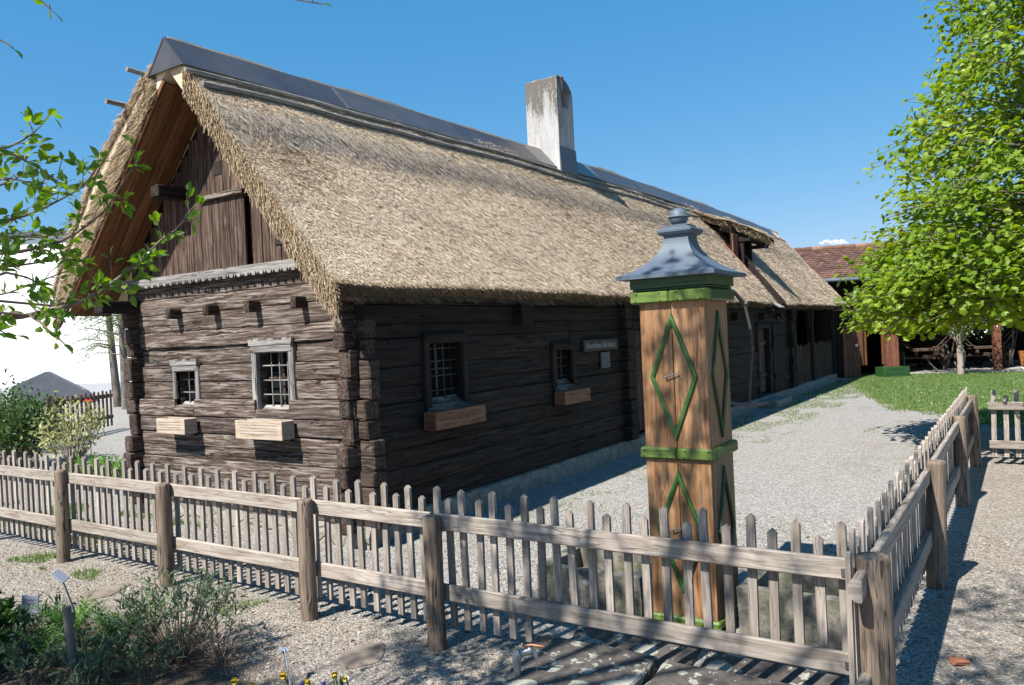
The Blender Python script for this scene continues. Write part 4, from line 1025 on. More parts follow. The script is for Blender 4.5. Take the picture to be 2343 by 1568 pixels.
mb.tube([tuple(e0 + dv * .02), tuple(e0 + dv * .02 + A((0, 0, .03)))], .007, 8); mb.build('tap_body', M['galv'], tap)
h0 = e0 + dv * .018 + A((0, 0, .034)); mb = MB(); mb.tube([tuple(h0 - dv * .012), tuple(h0 + dv * .03 + A((0, 0, .004))), tuple(h0 + dv * .085 + A((0, 0, -.004)))], [.006, .0075, .006], 8); mb.build('handle', M['copper'], tap)
o1 = e1 + dv * .028 + A((0, 0, -.032)); mb = MB(); mb.tube([tuple(o1), tuple(o1 + A((0, 0, -.04))), tuple(o1 + A((.002, 0, -.075)))], [.0016, .0012, .0008], 6); mb.build('water_drip', M['steel'], tap)

# ---------------------------------------------------------------- picket fences
def picket(hh, w=.039, th=.019, z0=.095):
    mb = MB(); V = [(0, -w / 2, z0), (0, w / 2, z0), (0, w / 2, hh - .016), (0, w * .42, hh - .013), (0, 0, hh), (0, -w * .42, hh - .013), (0, -w / 2, hh - .016)]
    mb.prism([(p[1], p[2]) for p in V], 0, 0, th, None, 2); return mb
def rail_mb(L, h=.092, d=.05):
    """half log: flat face at x = -d, round back towards the pickets"""
    mb = MB(); prof = [(-d, -h / 2 + .006), (-d, h / 2 - .006), (-d + .006, h / 2)] + [(-d + .012 + (d - .012) * math.sin(t), h / 2 * math.cos(t)) for t in np.linspace(.3, math.pi - .3, 7)] + [(-d + .006, -h / 2)]
    nn = max(2, int(L / .2)); V = []; Gq = []; off = rng.random(3) * 50; m = len(prof); sd = rng.random() * 50
    for i in range(nn + 1):
        y = L * i / nn
        for (x, z) in prof: V.append((x, y, z + .003 * nz(y * 1.5, sd))); Gq.append((y + off[0], z + off[1], x + off[2]))
    F = [(i * m + j, (i + 1) * m + j, (i + 1) * m + (j + 1) % m, i * m + (j + 1) % m) for i in range(nn) for j in range(m)]
    t = rng.random(); mb.add(V, F, Gq, t); mb.add(V[:m], [tuple(range(m))], [(g[2], g[1], g[0]) for g in Gq[:m]], t); mb.add(V[-m:], [tuple(range(m))[::-1]], [(g[2], g[1], g[0]) for g in Gq[-m:]], t)
    return mb
def post_mb(hh, r, lean=(0, 0), tp=.9, seg=18):
    mb = MB(); sd = rng.random() * 50; off = rng.random(3) * 50; V = []; Gq = []
    zs = [-.1, .02, .2, .4, .6, hh - .02, hh - .003, hh]
    for j, z in enumerate(zs):
        rr_ = r * (1 - (1 - tp) * max(z, 0) / hh) - (.0 if j < 5 else (.0, .001, .007)[j - 5])
        for k in range(seg):
            t = 2 * math.pi * k / seg; q = rr_ * (1 + .03 * nz(math.cos(t) * 1.5 + sd, math.sin(t) * 1.5, z * 2))
            V.append((q * math.cos(t) + lean[0] * z, q * math.sin(t) + lean[1] * z, z)); Gq.append((z + off[0], q * math.cos(t) + off[1], q * math.sin(t) + off[2]))
    F = [(i * seg + k, i * seg + (k + 1) % seg, (i + 1) * seg + (k + 1) % seg, (i + 1) * seg + k) for i in range(len(zs) - 1) for k in range(seg)]
    mb.add(V, F, Gq, .5, True); mb.add(V[-seg:], [tuple(range(seg))], [(g[0] * 1, g[1] * 1, g[2]) for g in Gq[-seg:]], .75); return mb
pk_mats = M['fence']
def fence(loc, rz, length, posts, label, start=.06, sp=.0985, zr=(.69, .30), tall=.872, short=.812, section_gap=.06, ends=(), wood_m=None, post_m=None, off=.05, pk=.039, wob=.004, cut_to=0.0):
    """local +y along the fence, the side with posts is local -x"""
    wood_m = wood_m or M['fence']; post_m = post_m or M['post']
    f = thing('picket_fence', loc, label, 'fence', None, rz); b0 = WL[f.name]; WL[f.name] = A((0., 0., 0.))
    cuts = [0.0] + [p[0] for p in posts if .1 < p[0] < length - .1] + [length]
    for i in range(len(cuts) - 1):
        a, b = cuts[i], cuts[i + 1]
        for z in zr:
            r_ = rail_mb(b - a - (section_gap if i else 0) + (.02 if i < len(cuts) - 2 else 0)).build('rail', wood_m, f)
            r_.location = (0, a + (section_gap * .9 if i else 0), z)
    for p in posts:
        o = post_mb(p[2], p[1], p[3] if len(p) > 3 else (rng.uniform(-.01, .01), rng.uniform(-.02, .02))).build('post', post_m, f)
        o.location = (-off - p[1] * .95, p[0], 0); o.rotation_euler = (0, 0, rng.uniform(0, 6))
    src = [[picket(h + rng.uniform(-.004, .004), pk, .019, z0_).build('picket', wood_m, f) for _ in range(4)] for h, z0_ in ((tall, .095), (short, .095), (tall, .265), (short, .265))]
    y = start; i = 0; used = set()
    while y < length - .02:
        hi, k = i % 2 + (2 if y < cut_to else 0), int(rng.integers(4)); s_ = src[hi][k]
        c = s_ if (hi, k) not in used else copy_child(s_, f); used.add((hi, k))
        c.location = (0, y + rng.uniform(-wob, wob), rng.uniform(-.006, .006)); c.rotation_euler = (rng.normal(0, .008), 0, 0)
        y += sp; i += 1
    for hi in range(4):
        for k in range(4):
            if (hi, k) not in used: bpy.data.objects.remove(src[hi][k])
    return f
FX = 3.415
f1 = fence((FX, .60, 0), 0.0, 8.75, [(2.17, .054, .735, (0, .0)), (3.19, .054, .75), (4.70, .053, .75), (6.15, .052, .765), (7.65, .05, .76)],
      'long grey picket fence in front of the house gable and the pump', cut_to=1.6)
for z in (.66, .28):                                          # dark steel angle brackets at the corner end of the rails
    mb = MB(); mb.box((FX - .056, .605, z + .0), (FX - .0505, .665, z + .036), 1, .004, .4); mb.tube([(FX - .06, .645, z + .018), (FX - .055, .645, z + .018)], .006, 8)
    mb.box((FX - .056, .600, z), (FX - .0, .6045, z + .036), 0, .002, .4)
    o = mb.build('corner_bracket', M['bracket'], None); o.parent = f1; o.location = (-FX, -.6, 0)
f2 = fence((10.20, .585, 0), math.pi / 2, 7.15, [(.05, .06, .80, (.02, .0)), (2.20, .06, .80, (.02, .02)), (4.68, .062, .80, (.025, .02)), (6.98, .068, .80, (0, 0))],
      'side picket fence running away along the gravel path', .03, .105, (.71, .32), .89, .83, .03, (), None, None, .0)
f3 = fence((10.30, -4.8, 0), 0.0, 5.2, [(2.6, .055, .76)], 'far picket fence crossing behind the end of the side fence', .09, .115, (.67, .235), .85, .80, .06, (), None, None, .05, .05)

# ---------------------------------------------------------------- far right: shed, barn, carts, tub
BA = R_(-20)                                                   # the barn front runs towards -y, turned a little
shed = thing('lean_to_shed', (25.2, 4.4, 0), 'red brown boarded shed with an open doorway at the end of the house', 'shed')
def SM(ox, oy, ang):                                           # local x along the front (to the right in the photo), y into the building
    return Matrix.Translation((ox, oy, 0)) @ Matrix.Rotation(ang, 4, 'Z')
MS = SM(24.75, 4.56, -math.pi / 2 + R_(38))
mb = MB()
def boards(mb, Mx, x0, x1, z0, z1, w=.12, th=.025, y=0.0, tint=None):
    x = x0
    while x < x1 - .01:
        ww = min(w * rng.uniform(.85, 1.2), x1 - x); mb.box((x + .002, y + rng.uniform(0, .006), z0), (x + ww - .002, y + th, z1), 2, .003, tint, Mx); x += ww
boards(mb, MS, .0, .52, .02, 1.58); boards(mb, MS, 1.28, 1.72, .02, 1.62); mb.build('wall_boards', M['red_shed'], shed)
mb = MB(); mb.box((-.1, -.06, 1.58), (1.78, .03, 1.95), 0, .006, None, MS); mb.box((-.1, -.1, 1.95), (1.9, 2.2, 2.0), 0, .006, None, MS); mb.box((.0, 2.0, 0), (1.8, 2.1, 2), 0, .006, None, MS); mb.box((1.7, .03, 0), (1.75, 2.0, 1.95), 0, .006, None, MS); mb.box((-.02, .03, 0), (.02, 2.0, 1.95), 0, .006, None, MS)
mb.build('dark_fascia', M['barn_dark'], shed)
mb = MB(); mb.box((.52, -.02, .35), (.60, .05, 1.56), 2, .004, None, MS); mb.box((1.2, -.02, .35), (1.28, .05, 1.56), 2, .004, None, MS); mb.box((.6, -.02, 1.48), (1.2, .05, 1.56), 0, .004, None, MS); mb.box((.6, .05, .35), (.75, .8, 1.5), 2, .004, None, MS)
mb.build('door_frame', M['soffit'], shed)
mb = MB(); mb.box((.36, -.035, .92), (.43, -.005, 1.0), 0, .006, .5, MS); mb.build('lock_box', M['white_wall'], shed)
tr_ = MB(); tr_.box((.50, -.75, -.02), (1.28, -.25, .30), 0, .012, None, SM(24.95, 4.32, -math.pi / 2 + R_(38)))
tr_.box((.56, -.70, .30), (1.22, -.30, .306), 0, .002, .2, SM(24.95, 4.32, -math.pi / 2 + R_(38)))
tag(tr_.build('planter_box', M['green_dark'], None, (25.4, 4.2, 0)), 'low dark green box standing on the grass before the shed doorway', 'box')
OB = (26.05, 3.55); MBn = SM(OB[0], OB[1], -math.pi / 2 + R_(20))
barn = thing('barn', (OB[0], OB[1], 0), 'open fronted dark barn with a clay tile roof behind the blossom tree', 'barn')
mb = MB(); mb.box((-.5, -.15, -.05), (12, 7, .02), 0, .01, .5, MBn); mb.build('concrete_floor', M['concrete'], barn)
mb = MB(); mb.box((-.05, .25, .0), (.30, .75, 2.15), 2, .01, .5, MBn); mb.box((-.05, .75, 0), (.1, 4.0, 2.15), 2, .01, .5, MBn); mb.build('plastered_pier', M['plaster_pier'], barn)
mb = MB()
boards(mb, MBn, -2.6, 12, 2.1, 2.95, .16, .03, .5); mb.box((-2.6, 6.0, 0), (12, 6.1, 4), 0, .01, None, MBn); mb.box((12, .5, 0), (12.1, 6, 3), 0, .01, None, MBn); mb.box((-2.7, .6, 0), (-2.6, 6, 3), 0, .01, None, MBn)
mb.box((-2.6, .45, 2.02), (12, .62, 2.14), 0, .01, None, MBn); mb.build('dark_boarding', M['barn_dark'], barn)
for x in (3.15, 6.6, 9.6):
    mb = MB(); mb.box((x - .1, .42, .02), (x + .1, .62, 2.05), 2, .01, None, MBn); mb.beam(tr(MBn, (x, .52, 1.4)), tr(MBn, (x + .6, .52, 2.05)), .1, .1); mb.build('barn_post', M['red_shed'], barn)
V = []; F = []; T = []; tw, tlen = .17, .15                     # beaver tail tiles in rows
p0 = Vector((-2.8, -.05, 2.98)); p1 = Vector((-2.8, 2.1, 4.12)); rows = int((p1 - p0).length / tlen); sl = (p1 - p0).normalized(); nr = Vector((0, -sl.z, sl.y))
for r_ in range(rows + 1):
    for c_ in range(int(15 / tw)):
        q = p0 + sl * (r_ * tlen) + Vector((c_ * tw + (tw / 2 if r_ % 2 else 0), 0, 0)) + nr * rng.uniform(.0, .006)
        b = len(V); out = [(-.48, 1.5), (.48, 1.5), (.48, .22), (.3, .04), (0, -.03), (-.3, .04), (-.48, .22)]
        for (u, v) in out: V.append(tr(MBn, q + Vector((u * tw, 0, 0)) + sl * (v * tlen) + nr * (.022 - .016 * v)))
        F.append(tuple(range(b, b + 7))); t = np.clip(rng.normal(.45, .22), 0, 1); T += [t] * 7
rfm = fast('tile_roof', V, F, M['tile'], barn, None, T)
mb = MB()
for c_ in range(44):
    x = -2.8 + c_ * .34; pts = [tr(MBn, (x + d, 2.1, 4.13 + .012 * (d > .2))) for d in (0, .36)]; mb.tube(pts, [.085, .1], 8, True, np.clip(rng.normal(.65, .2), 0, 1))
mb.build('ridge_tiles', M['tile'], rfm)
mb = MB(); mb.box((-2.8, .0, 2.9), (12.2, 2.1, 2.93), 0, .004, None, MBn); mb.prism([(2.1, 4.05), (2.16, 4.05), (6.4, 2.6), (6.3, 2.6)], 0, -2.8, 12) if False else None
V4 = [tr(MBn, p) for p in ((-2.8, 2.1, 4.1), (12.2, 2.1, 4.1), (12.2, 6.3, 2.3), (-2.8, 6.3, 2.3))]; mb.add(V4, [(0, 1, 2, 3)]); mb.build('rear_roof', M['barn_dark'], barn)
mb = MB(); mb.tube([tr(MBn, (-2.8, -.12, 2.96)), tr(MBn, (12.2, -.12, 2.93))], .06, 10); mb.build('gutter', M['zinc'], barn)
def wheel(mb_r, mb_s, c, ax, rad):
    ax = Vector(ax).normalized(); u = Vector((0, 0, 1)); w = ax.cross(u)
    ringp = [c + (u * math.cos(t) + w * math.sin(t)) * rad for t in np.linspace(0, 2 * math.pi, 25)]
    mb_r.tube(ringp, .042, 6, False)
    for k in range(10):
        t = 2 * math.pi * k / 10; mb_s.tube([c, c + (u * math.cos(t) + w * math.sin(t)) * rad], .02, 6)
    mb_s.tube([c - ax * .12, c + ax * .12], .075, 10)
def cart(ox, oy, rz, label, frame=False):
    t = thing('ladder_wagon', (ox, oy, .02), label, 'wagon', 'old wagons in the barn', 0.0)
    Mx = Matrix.Translation((ox, oy, .02)) @ Matrix.Rotation(rz, 4, 'Z')            # local y = length, x = width
    P_ = lambda x, y, z: Vector(tr(Mx, (x, y, z)))
    mb = MB(); mb.box((-.42, -.2, .62), (.42, 2.4, .70), 1, .006, None, Mx)
    for s in (-1, 1): mb.beam(P_(s * .3, -.3, .55), P_(s * .3, 2.5, .55), .08, .1)
    mb.beam(P_(0, -.9, .45), P_(0, 2.2, .45), .09, .1); mb.build('wagon_bed', M['brown_fence'], t)
    for s in (-1, 1):
        mb = MB()
        for z_, o_ in ((.72, .42), (1.28, .98)): mb.tube([P_(s * o_, -.35, z_), P_(s * o_, 2.5, z_)], .03, 6)
        for y_ in np.linspace(-.3, 2.4, 9): mb.tube([P_(s * .42, y_, .72), P_(s * 1.02, y_, 1.32)], .02, 6)
        mb.tube([P_(s * .75, -.2, .40), P_(s * .82, -.2, .8), P_(s * .93, -.2, 1.22)], .025, 6)
        mb.build('ladder_side', M['brown_fence'], t)
    for y_, rad in ((.15, .40), (1.9, .46)):
        mb = MB(); mb.tube([P_(-.72, y_, rad + .02), P_(.72, y_, rad + .02)], .05, 8); mb.build('axle', M['brown_fence'], t)
        for s in (-1, 1):
            a, b = MB(), MB(); wheel(a, b, P_(s * .66, y_, rad + .02), Mx.to_3x3() @ Vector((1, 0, 0)), rad)
            w = a.build('wheel_rim', M['iron'], t); b.build('spokes', M['brown_fence'], w)
    mb = MB(); mb.tube([P_(0, -.2, .42), P_(.1, -.75, .06)], .03, 6); mb.tube([P_(.1, -.75, .06), P_(-.05, -.8, .25)], .015, 6); mb.build('drawbar', M['pole'], t)
    return t
ca = -math.pi / 2 + R_(26)
c0 = MBn @ Vector((1.25, 1.05, 0)); cart(c0.x, c0.y, ca, 'wooden ladder sided wagon beside the plastered barn pier')
c1 = MBn @ Vector((3.05, 1.35, 0)); cart(c1.x, c1.y, ca, 'ladder sided wagon behind the blossom tree trunk')
c2 = MBn @ Vector((6.3, 1.3, 0))
slw = thing('low_cart', (c2.x, c2.y, .02), 'low dark cart with a long pole in the barn beyond the tub', 'cart')
mb = MB(); Mx = Matrix.Translation((c2.x, c2.y, 0)) @ Matrix.Rotation(ca, 4, 'Z')
mb.box((-.9, -.3, .45), (1.3, 1.8, .55), 1, .01, None, Mx); mb.box((-.9, -.3, .55), (-.84, 1.8, .95), 1, .01, None, Mx); mb.box((-.84, -.34, .55), (1.3, -.3, .8), 0, .01, None, Mx); mb.build('cart_body', M['brown_fence'], slw)
mb = MB(); mb.tube([tr(Mx, (-1.6, -.55, .42)), tr(Mx, (.8, -.5, 1.05))], .02, 6); mb.tube([tr(Mx, (-.35, -.2, .3)), tr(Mx, (.1, -.7, .08))], .06, 8); mb.build('cart_pole', M['pole'], slw)
for s in (-.8, 1.2):
    a, b = MB(), MB(); wheel(a, b, Vector(tr(Mx, (s, .5, .37))), Mx.to_3x3() @ Vector((1, 0, 0)), .36); w = a.build('wheel_rim', M['iron'], slw); b.build('spokes', M['brown_fence'], w)
tp = MBn @ Vector((3.92, .28, 0)); tub = thing('wooden_tub', (tp.x, tp.y, .02), 'orange brown staved tub on a white base at the barn front', 'tub')
mb = MB()
for k in range(20):
    t0, t1 = 2 * math.pi * k / 20 + .02, 2 * math.pi * (k + 1) / 20 - .02; V = []
    for r_, z in ((.21, .08), (.275, .56), (.245, .56), (.19, .1)):
        for t in (t0, t1): V.append((tp.x + r_ * math.cos(t), tp.y + r_ * math.sin(t), z))
    off = rng.random(3) * 20
    mb.add(V, [(0, 1, 3, 2), (2, 3, 5, 4), (4, 5, 7, 6), (0, 2, 4, 6), (1, 7, 5, 3)], [(v[2] + off[0], v[0] + off[1], v[1] + off[2]) for v in V], rng.random())
mb.build('staves', M['barrel'], tub)
mb = MB(); mb.lathe([(0, .02), (.24, .02), (.25, .04), (.25, .075), (.22, .09), (0, .09)], (tp.x, tp.y, 0), 20); mb.build('base', M['white_wall'], tub)
mb = MB(); q = MBn @ Vector((3.9, 1.6, 0)); mb.tube([(q.x, q.y, .02), (q.x + .1, q.y - .1, 1.7)], .03, 6); tag(mb.build('leaning_pole', M['pole'], None, (q.x, q.y, 0)), 'grey pole leaning upright in the barn behind the tub', 'pole')

# ---------------------------------------------------------------- far left: white building, wall shadow solid, brown fence
FW = Vector((F0.x, F0.y, 0)).normalized(); RW = Vector((R0.x, R0.y, 0)).normalized()
wb = thing('white_building', tuple(FW * 31 - RW * 24), 'big plain white rendered building behind the garden', 'building')
def vbox(mb, d0, d1, s0, s1, z0, z1, ch=.01, tint=.5):
    Mx = Matrix((RW, FW, Vector((0, 0, 1)))).transposed().to_4x4(); mb.box((s0, d0, z0), (s1, d1, z1), 0, ch, tint, Mx)
mb = MB(); vbox(mb, 31, 40, -34, -9.6, -.1, 6.55); mb.build('white_wall', M['white_wall'], wb)
mb = MB(); vbox(mb, 30.8, 40.2, -34.2, -9.4, 6.55, 6.72); mb.build('roof_edge', M['roof_and_shadow'], wb)
mb = MB(); vbox(mb, 30.97, 31.5, -34, -9.65, -.1, .62); mb.build('grey_plinth', M['pale_grey'], wb)
mb = MB(); mb.prism([(-16.9, -.05), (-16.9, .35), (-15.55, 1.35), (-14.0, .55), (-12.9, .1), (-12.9, -.05)], 1, 27.5, 30.5, .5) if False else None
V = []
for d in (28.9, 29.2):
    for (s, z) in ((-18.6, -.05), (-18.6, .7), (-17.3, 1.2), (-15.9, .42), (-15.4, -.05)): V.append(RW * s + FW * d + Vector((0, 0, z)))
mb.add(V, [tuple(range(5)), tuple(range(5, 10))[::-1]] + [(i, i + 5, (i + 1) % 5 + 5, (i + 1) % 5) for i in range(5)]); s_ = mb.build('shadow_shell', M['roof_and_shadow'], None, tuple(RW * -15 + FW * 29))  # solid shaped and darkened as the triangular shadow on the white wall
tag(s_, 'low dark pointed solid added as a shadow on the white building', 'shed'); s_.name = 'wall_shadow'
bf = fence(tuple(FW * 13.3 - RW * 9.2), -(math.pi / 2 - YAW), 4.6, [(.9, .06, .95), (2.35, .06, .95), (2.6, .07, .9)], 'old dark brown picket fence in the garden behind the light shrub', .05, .17, (.78, .30), .92, .90, .05, (), M['brown_fence'], M['brown_fence'], .04, .06)
for nm, w, tx, lab in ():
    pass

# ---------------------------------------------------------------- foliage helpers
def unit(v): return v / (np.linalg.norm(v, axis=-1, keepdims=True) + 1e-9)
def rand_dir(n_): return unit(rng.normal(0, 1, (n_, 3)))
LEAF = (A([(0, 0, 0), (.32, 0, -.03), (.68, 0, -.05), (1, 0, -.16), (.3, .23, .05), (.66, .2, .02), (.3, -.23, .05), (.66, -.2, .02)], float),
        A([(0, 6, 1), (6, 7, 1), (7, 2, 1), (7, 3, 2), (0, 1, 4), (1, 5, 4), (1, 2, 5), (2, 3, 5)]))
SLIM = (A([(0, 0, 0), (.5, 0, .04), (1, 0, -.1), (.35, .11, .03), (.7, .09, 0), (.35, -.11, .03), (.7, -.09, 0)], float),
        A([(0, 5, 1), (5, 6, 1), (6, 2, 1), (0, 1, 3), (1, 4, 3), (1, 2, 4)]))
_mp = [(0, 0), (.12, .42), (.45, .34), (.66, .50), (1.02, 0), (.66, -.50), (.45, -.34), (.12, -.42)]
MAPLE = (A([(.42, 0, .05)] + [(x, y, -.26 * (x * x + y * y)) for x, y in _mp], float), A([(0, i + 1, (i + 1) % 8 + 1) for i in range(8)]))
QUAD = (A([(0, -.3, 0), (0, .3, 0), (1, .28, -.05), (1, -.28, -.05)], float), A([(0, 2, 1), (0, 3, 2)]))
def cloud(P, D, N, size, tpl):
    """P base, D leaf direction, N upper side"""
    tv, tf = tpl; P, D, N = (np.asarray(q, float) for q in (P, D, N)); n_ = len(P); D = unit(D)
    S = unit(np.cross(N, D)); N = np.cross(D, S); size = np.broadcast_to(size, (n_,))[:, None, None]
    V = P[:, None] + size * (tv[None, :, 0:1] * D[:, None] + tv[None, :, 1:2] * S[:, None] + tv[None, :, 2:3] * N[:, None])
    F = (np.arange(n_)[:, None, None] * len(tv) + tf[None]).reshape(-1, 3); return V.reshape(-1, 3), F, len(tv)
def leaves(name, P, D, N, size, tpl, mat, parent, tint=None, base=None):
    V, F, k = cloud(P, D, N, size, tpl); t = np.clip(rng.normal(.5, .2, len(P)), 0, 1) if tint is None else tint
    return fast(name, V, F, mat, parent, None, np.repeat(t, k), None, base)
def interp(pts, n_):
    pts = A(pts, float); d = np.r_[0, np.cumsum(np.linalg.norm(np.diff(pts, axis=0), axis=1))]; t = np.linspace(0, d[-1], n_)
    return np.stack([np.interp(t, d, pts[:, i]) for i in range(3)], 1)
def px2w(x, y, depth):                                         # a place along the line of sight, used to read positions off the photo
    return A(F0 * 1.0 + R1 * ((x - 1171) / 1786) - U1 * ((y - 784) / 1786)) * depth + A((0, 0, H_EYE))
def framepos(P):
    d = np.asarray(P) - A((0, 0, H_EYE)); z = d @ A(F0); z = np.where(np.abs(z) < .05, .05, z)
    return 1171 + 1786 * (d @ A(R1)) / z, 784 - 1786 * (d @ A(U1)) / z, z

# ---------------------------------------------------------------- apple tree over the camera
apple = thing('apple_tree', (-.9, 2.9, 0), 'apple tree whose leafy low branches reach in before the gable', 'tree')
wood_mb = MB(); LP, LD, LN, LT, LS = [], [], [], [], []
wood_mb.tube([(-.9, 2.9, -.1), (-.88, 2.9, .6), (-.82, 2.86, 1.2), (-.8, 2.9, 1.75), (-.7, 2.8, 2.5), (-.5, 2.6, 3.2)], [.13, .105, .095, .09, .07, .04], 10)
def spray(pts, r0, r1, step=.07, twig=.12, per=5, size=.05, bare=0.0, cluster=1.0):
    q = interp(pts, max(4, int(np.sum(np.linalg.norm(np.diff(A(pts), axis=0), axis=1)) / .06)))
    q = q + np.cumsum(rng.normal(0, .004, q.shape), 0) * .6; m = len(q)
    wood_mb.tube(q, [r0 + (r1 - r0) * i / (m - 1) for i in range(m)], 5, False)
    L = np.linalg.norm(np.diff(q, axis=0), axis=1).sum(); nn = int(L / step)
    for i in range(nn):
        f = (i + rng.random()) / nn
        if f < bare: continue
        p = A([np.interp(f * (m - 1), np.arange(m), q[:, a]) for a in range(3)]); j = min(m - 2, int(f * (m - 1))); d = unit(q[j + 1] - q[j])
        t = unit(d * rng.uniform(.2, .9) + rand_dir(1)[0] * .8 + A((0, 0, .25))); l = twig * rng.uniform(.25, 1.1)
        e = p + t * l; wood_mb.tube([p, p + t * l * .5 + A((0, 0, .01)), e], [r1 * .8, r1 * .7, r1 * .5], 4, False)
        k = max(2, int(rng.poisson(per * cluster)))
        for c in range(k):
            dd = unit(t * rng.uniform(.2, 1.0) + rand_dir(1)[0] * .9); b = p + (e - p) * (rng.uniform(.5, 1) if c else 1)
            LP.append(b + dd * .012); LD.append(dd); LN.append(unit(A((0, 0, .7)) + rand_dir(1)[0] * .75)); LS.append(size * rng.uniform(.55, 1.15)); LT.append(rng.normal(.45, .2) + (.25 if c > 3 else 0))
    LP.append(q[-1]); LD.append(unit(q[-1] - q[-2])); LN.append(A((0, 0, 1.))); LS.append(size); LT.append(.6)
VIS = [  # branches read off the photo: (points in 2342 px wide coordinates, depth from, depth to)
    ([(-60, 735), (66, 722), (147, 701), (216, 672), (270, 629), (320, 591), (359, 552), (401, 525), (444, 467)], 2.5, 2.9, .010),
    ([(-60, 590), (58, 579), (116, 567), (154, 552), (193, 529), (232, 502), (268, 452), (318, 372)], 2.7, 3.1, .008),
    ([(-50, 525), (58, 490), (100, 470), (154, 444), (193, 413), (216, 375)], 2.6, 2.9, .006),
    ([(-40, 345), (31, 351), (77, 370), (112, 394), (135, 413)], 2.3, 2.5, .005),
    ([(10, 340), (50, 324), (81, 301), (104, 278)], 2.4, 2.5, .004),
    ([(66, 722), (96, 741), (127, 772), (150, 790)], 2.5, 2.45, .004),
    ([(-30, 640), (20, 625), (70, 640), (100, 660)], 2.3, 2.4, .005),
    ([(-40, 780), (10, 762), (45, 770)], 2.1, 2.2, .004),
    ([(-50, 440), (20, 425), (60, 400)], 2.4, 2.5, .005),
    ([(-30, 610), (60, 610), (150, 590), (200, 600)], 2.8, 3.0, .005),
    ([(-40, 420), (30, 410), (80, 425), (120, 440)], 2.7, 2.9, .004),
    ([(-30, 560), (40, 540), (90, 545), (150, 530)], 2.5, 2.7, .004),
    ([(-40, 680), (40, 668), (110, 640), (170, 620)], 2.9, 3.1, .004),
    ([(120, 700), (200, 690), (260, 662), (330, 640)], 2.6, 2.75, .004),
    ([(-20, 80), (15, 98), (35, 112)], 2.0, 2.0, .003), ([(60, -30), (100, 5), (125, 28)], 2.3, 2.3, .003),
    ([(560, -40), (640, -8), (735, 8)], 2.6, 2.6, .004)]
hub = A((-.8, 2.9, 1.75))
for n_v, (pts, d0, d1, r) in enumerate(VIS):
    w = [px2w(x, y, d0 + (d1 - d0) * i / (len(pts) - 1)) for i, (x, y) in enumerate(pts)]
    st = hub + (w[0] - hub) * .55 + A((0, 0, .15)) if n_v < 14 else w[0] + A((-.5, .15, .9))
    wood_mb.tube(interp([hub if n_v < 14 else A((-.5, 2.6, 3.2)), st, w[0]], 9), [max(.02, r * 2), r * 1.9, r * 1.8, r * 1.6, r * 1.5, r * 1.4, r * 1.3, r * 1.2, r], 6, False)
    few = n_v >= 14
    spray(w, r, .002, .034 if not few else .1, .08 if not few else .03, 5.4 if not few else 1.6, .049 if not few else .04)
# overhead crown: limbs and sprays that shade the foreground, above the picture
limbs = [A((x, y, z)) for x, y, z in ((.3, 3.6, 3.6), (.6, 2.6, 3.9), (1.2, 3.2, 3.5), (2.1, 2.2, 3.75), (1.2, 1.2, 3.9), (-.6, 1.6, 3.6), (1.9, 1.2, 4.0), (2.3, .3, 4.4), (2.6, 1.6, 3.95), (.2, .4, 3.9), (1.3, .1, 4.2), (-.5, 4.8, 3.2), (-.95, 5.2, 3.2), (-.6, 5.5, 3.2), (-.15, 4.4, 3.2), (-1.0, 4.7, 3.3), (1.7, 2.8, 3.6))]
wood_mb.tube([(-.5, 2.6, 3.1), (-.75, 2.7, 4.1), (-1.0, 2.8, 5.0)], [.045, .038, .02], 8)
for e in limbs:
    e = e + A((-1.2, .25, 1.5)); s0 = A((-.75, 2.7, 4.1)) if e[2] > 4.95 else A((-.5, 2.6, 3.2)); mid = (s0 + e) / 2 + A((0, 0, .12)) + rng.normal(0, .08, 3)
    wood_mb.tube(interp([s0, mid, e], 10), list(np.linspace(.032, .010, 10)), 6, False)
    for k in range(18):
        f = rng.uniform(.6, 1.0); b = s0 + (e - s0) * f + A((0, 0, .12 * (1 - abs(2 * f - 1)))); d = unit(rng.normal(0, 1, 3) * A((1, 1, .45)))
        tip = b + d * rng.uniform(.3, .8)
        spray([b, (b + tip) / 2 + A((0, 0, .05)), tip], .006, .002, .055, .09, 3.5, .062)
LPa = A(LP); fx, fy, fz = framepos(LPa); keep = ~((fz > .1) & (fx > 470) & (fx < 2500) & (fy > 14) & (fy < 1620)) & ~((fz > .1) & (fx > -80) & (fx < 470) & (fy > 130) & (fy < 262)) & ~((fz > 0) & (fz < 1.5) & (fx > -100) & (fx < 2450) & (fy > -100) & (fy < 1700))
sel = lambda L_: A(L_)[keep]
wood_mb.build('branches', M['twig'], apple)
leaves('crown', sel(LP), sel(LD), sel(LN), sel(LS), LEAF, M['apple_leaf'], apple, np.clip(sel(LT), 0, 1))

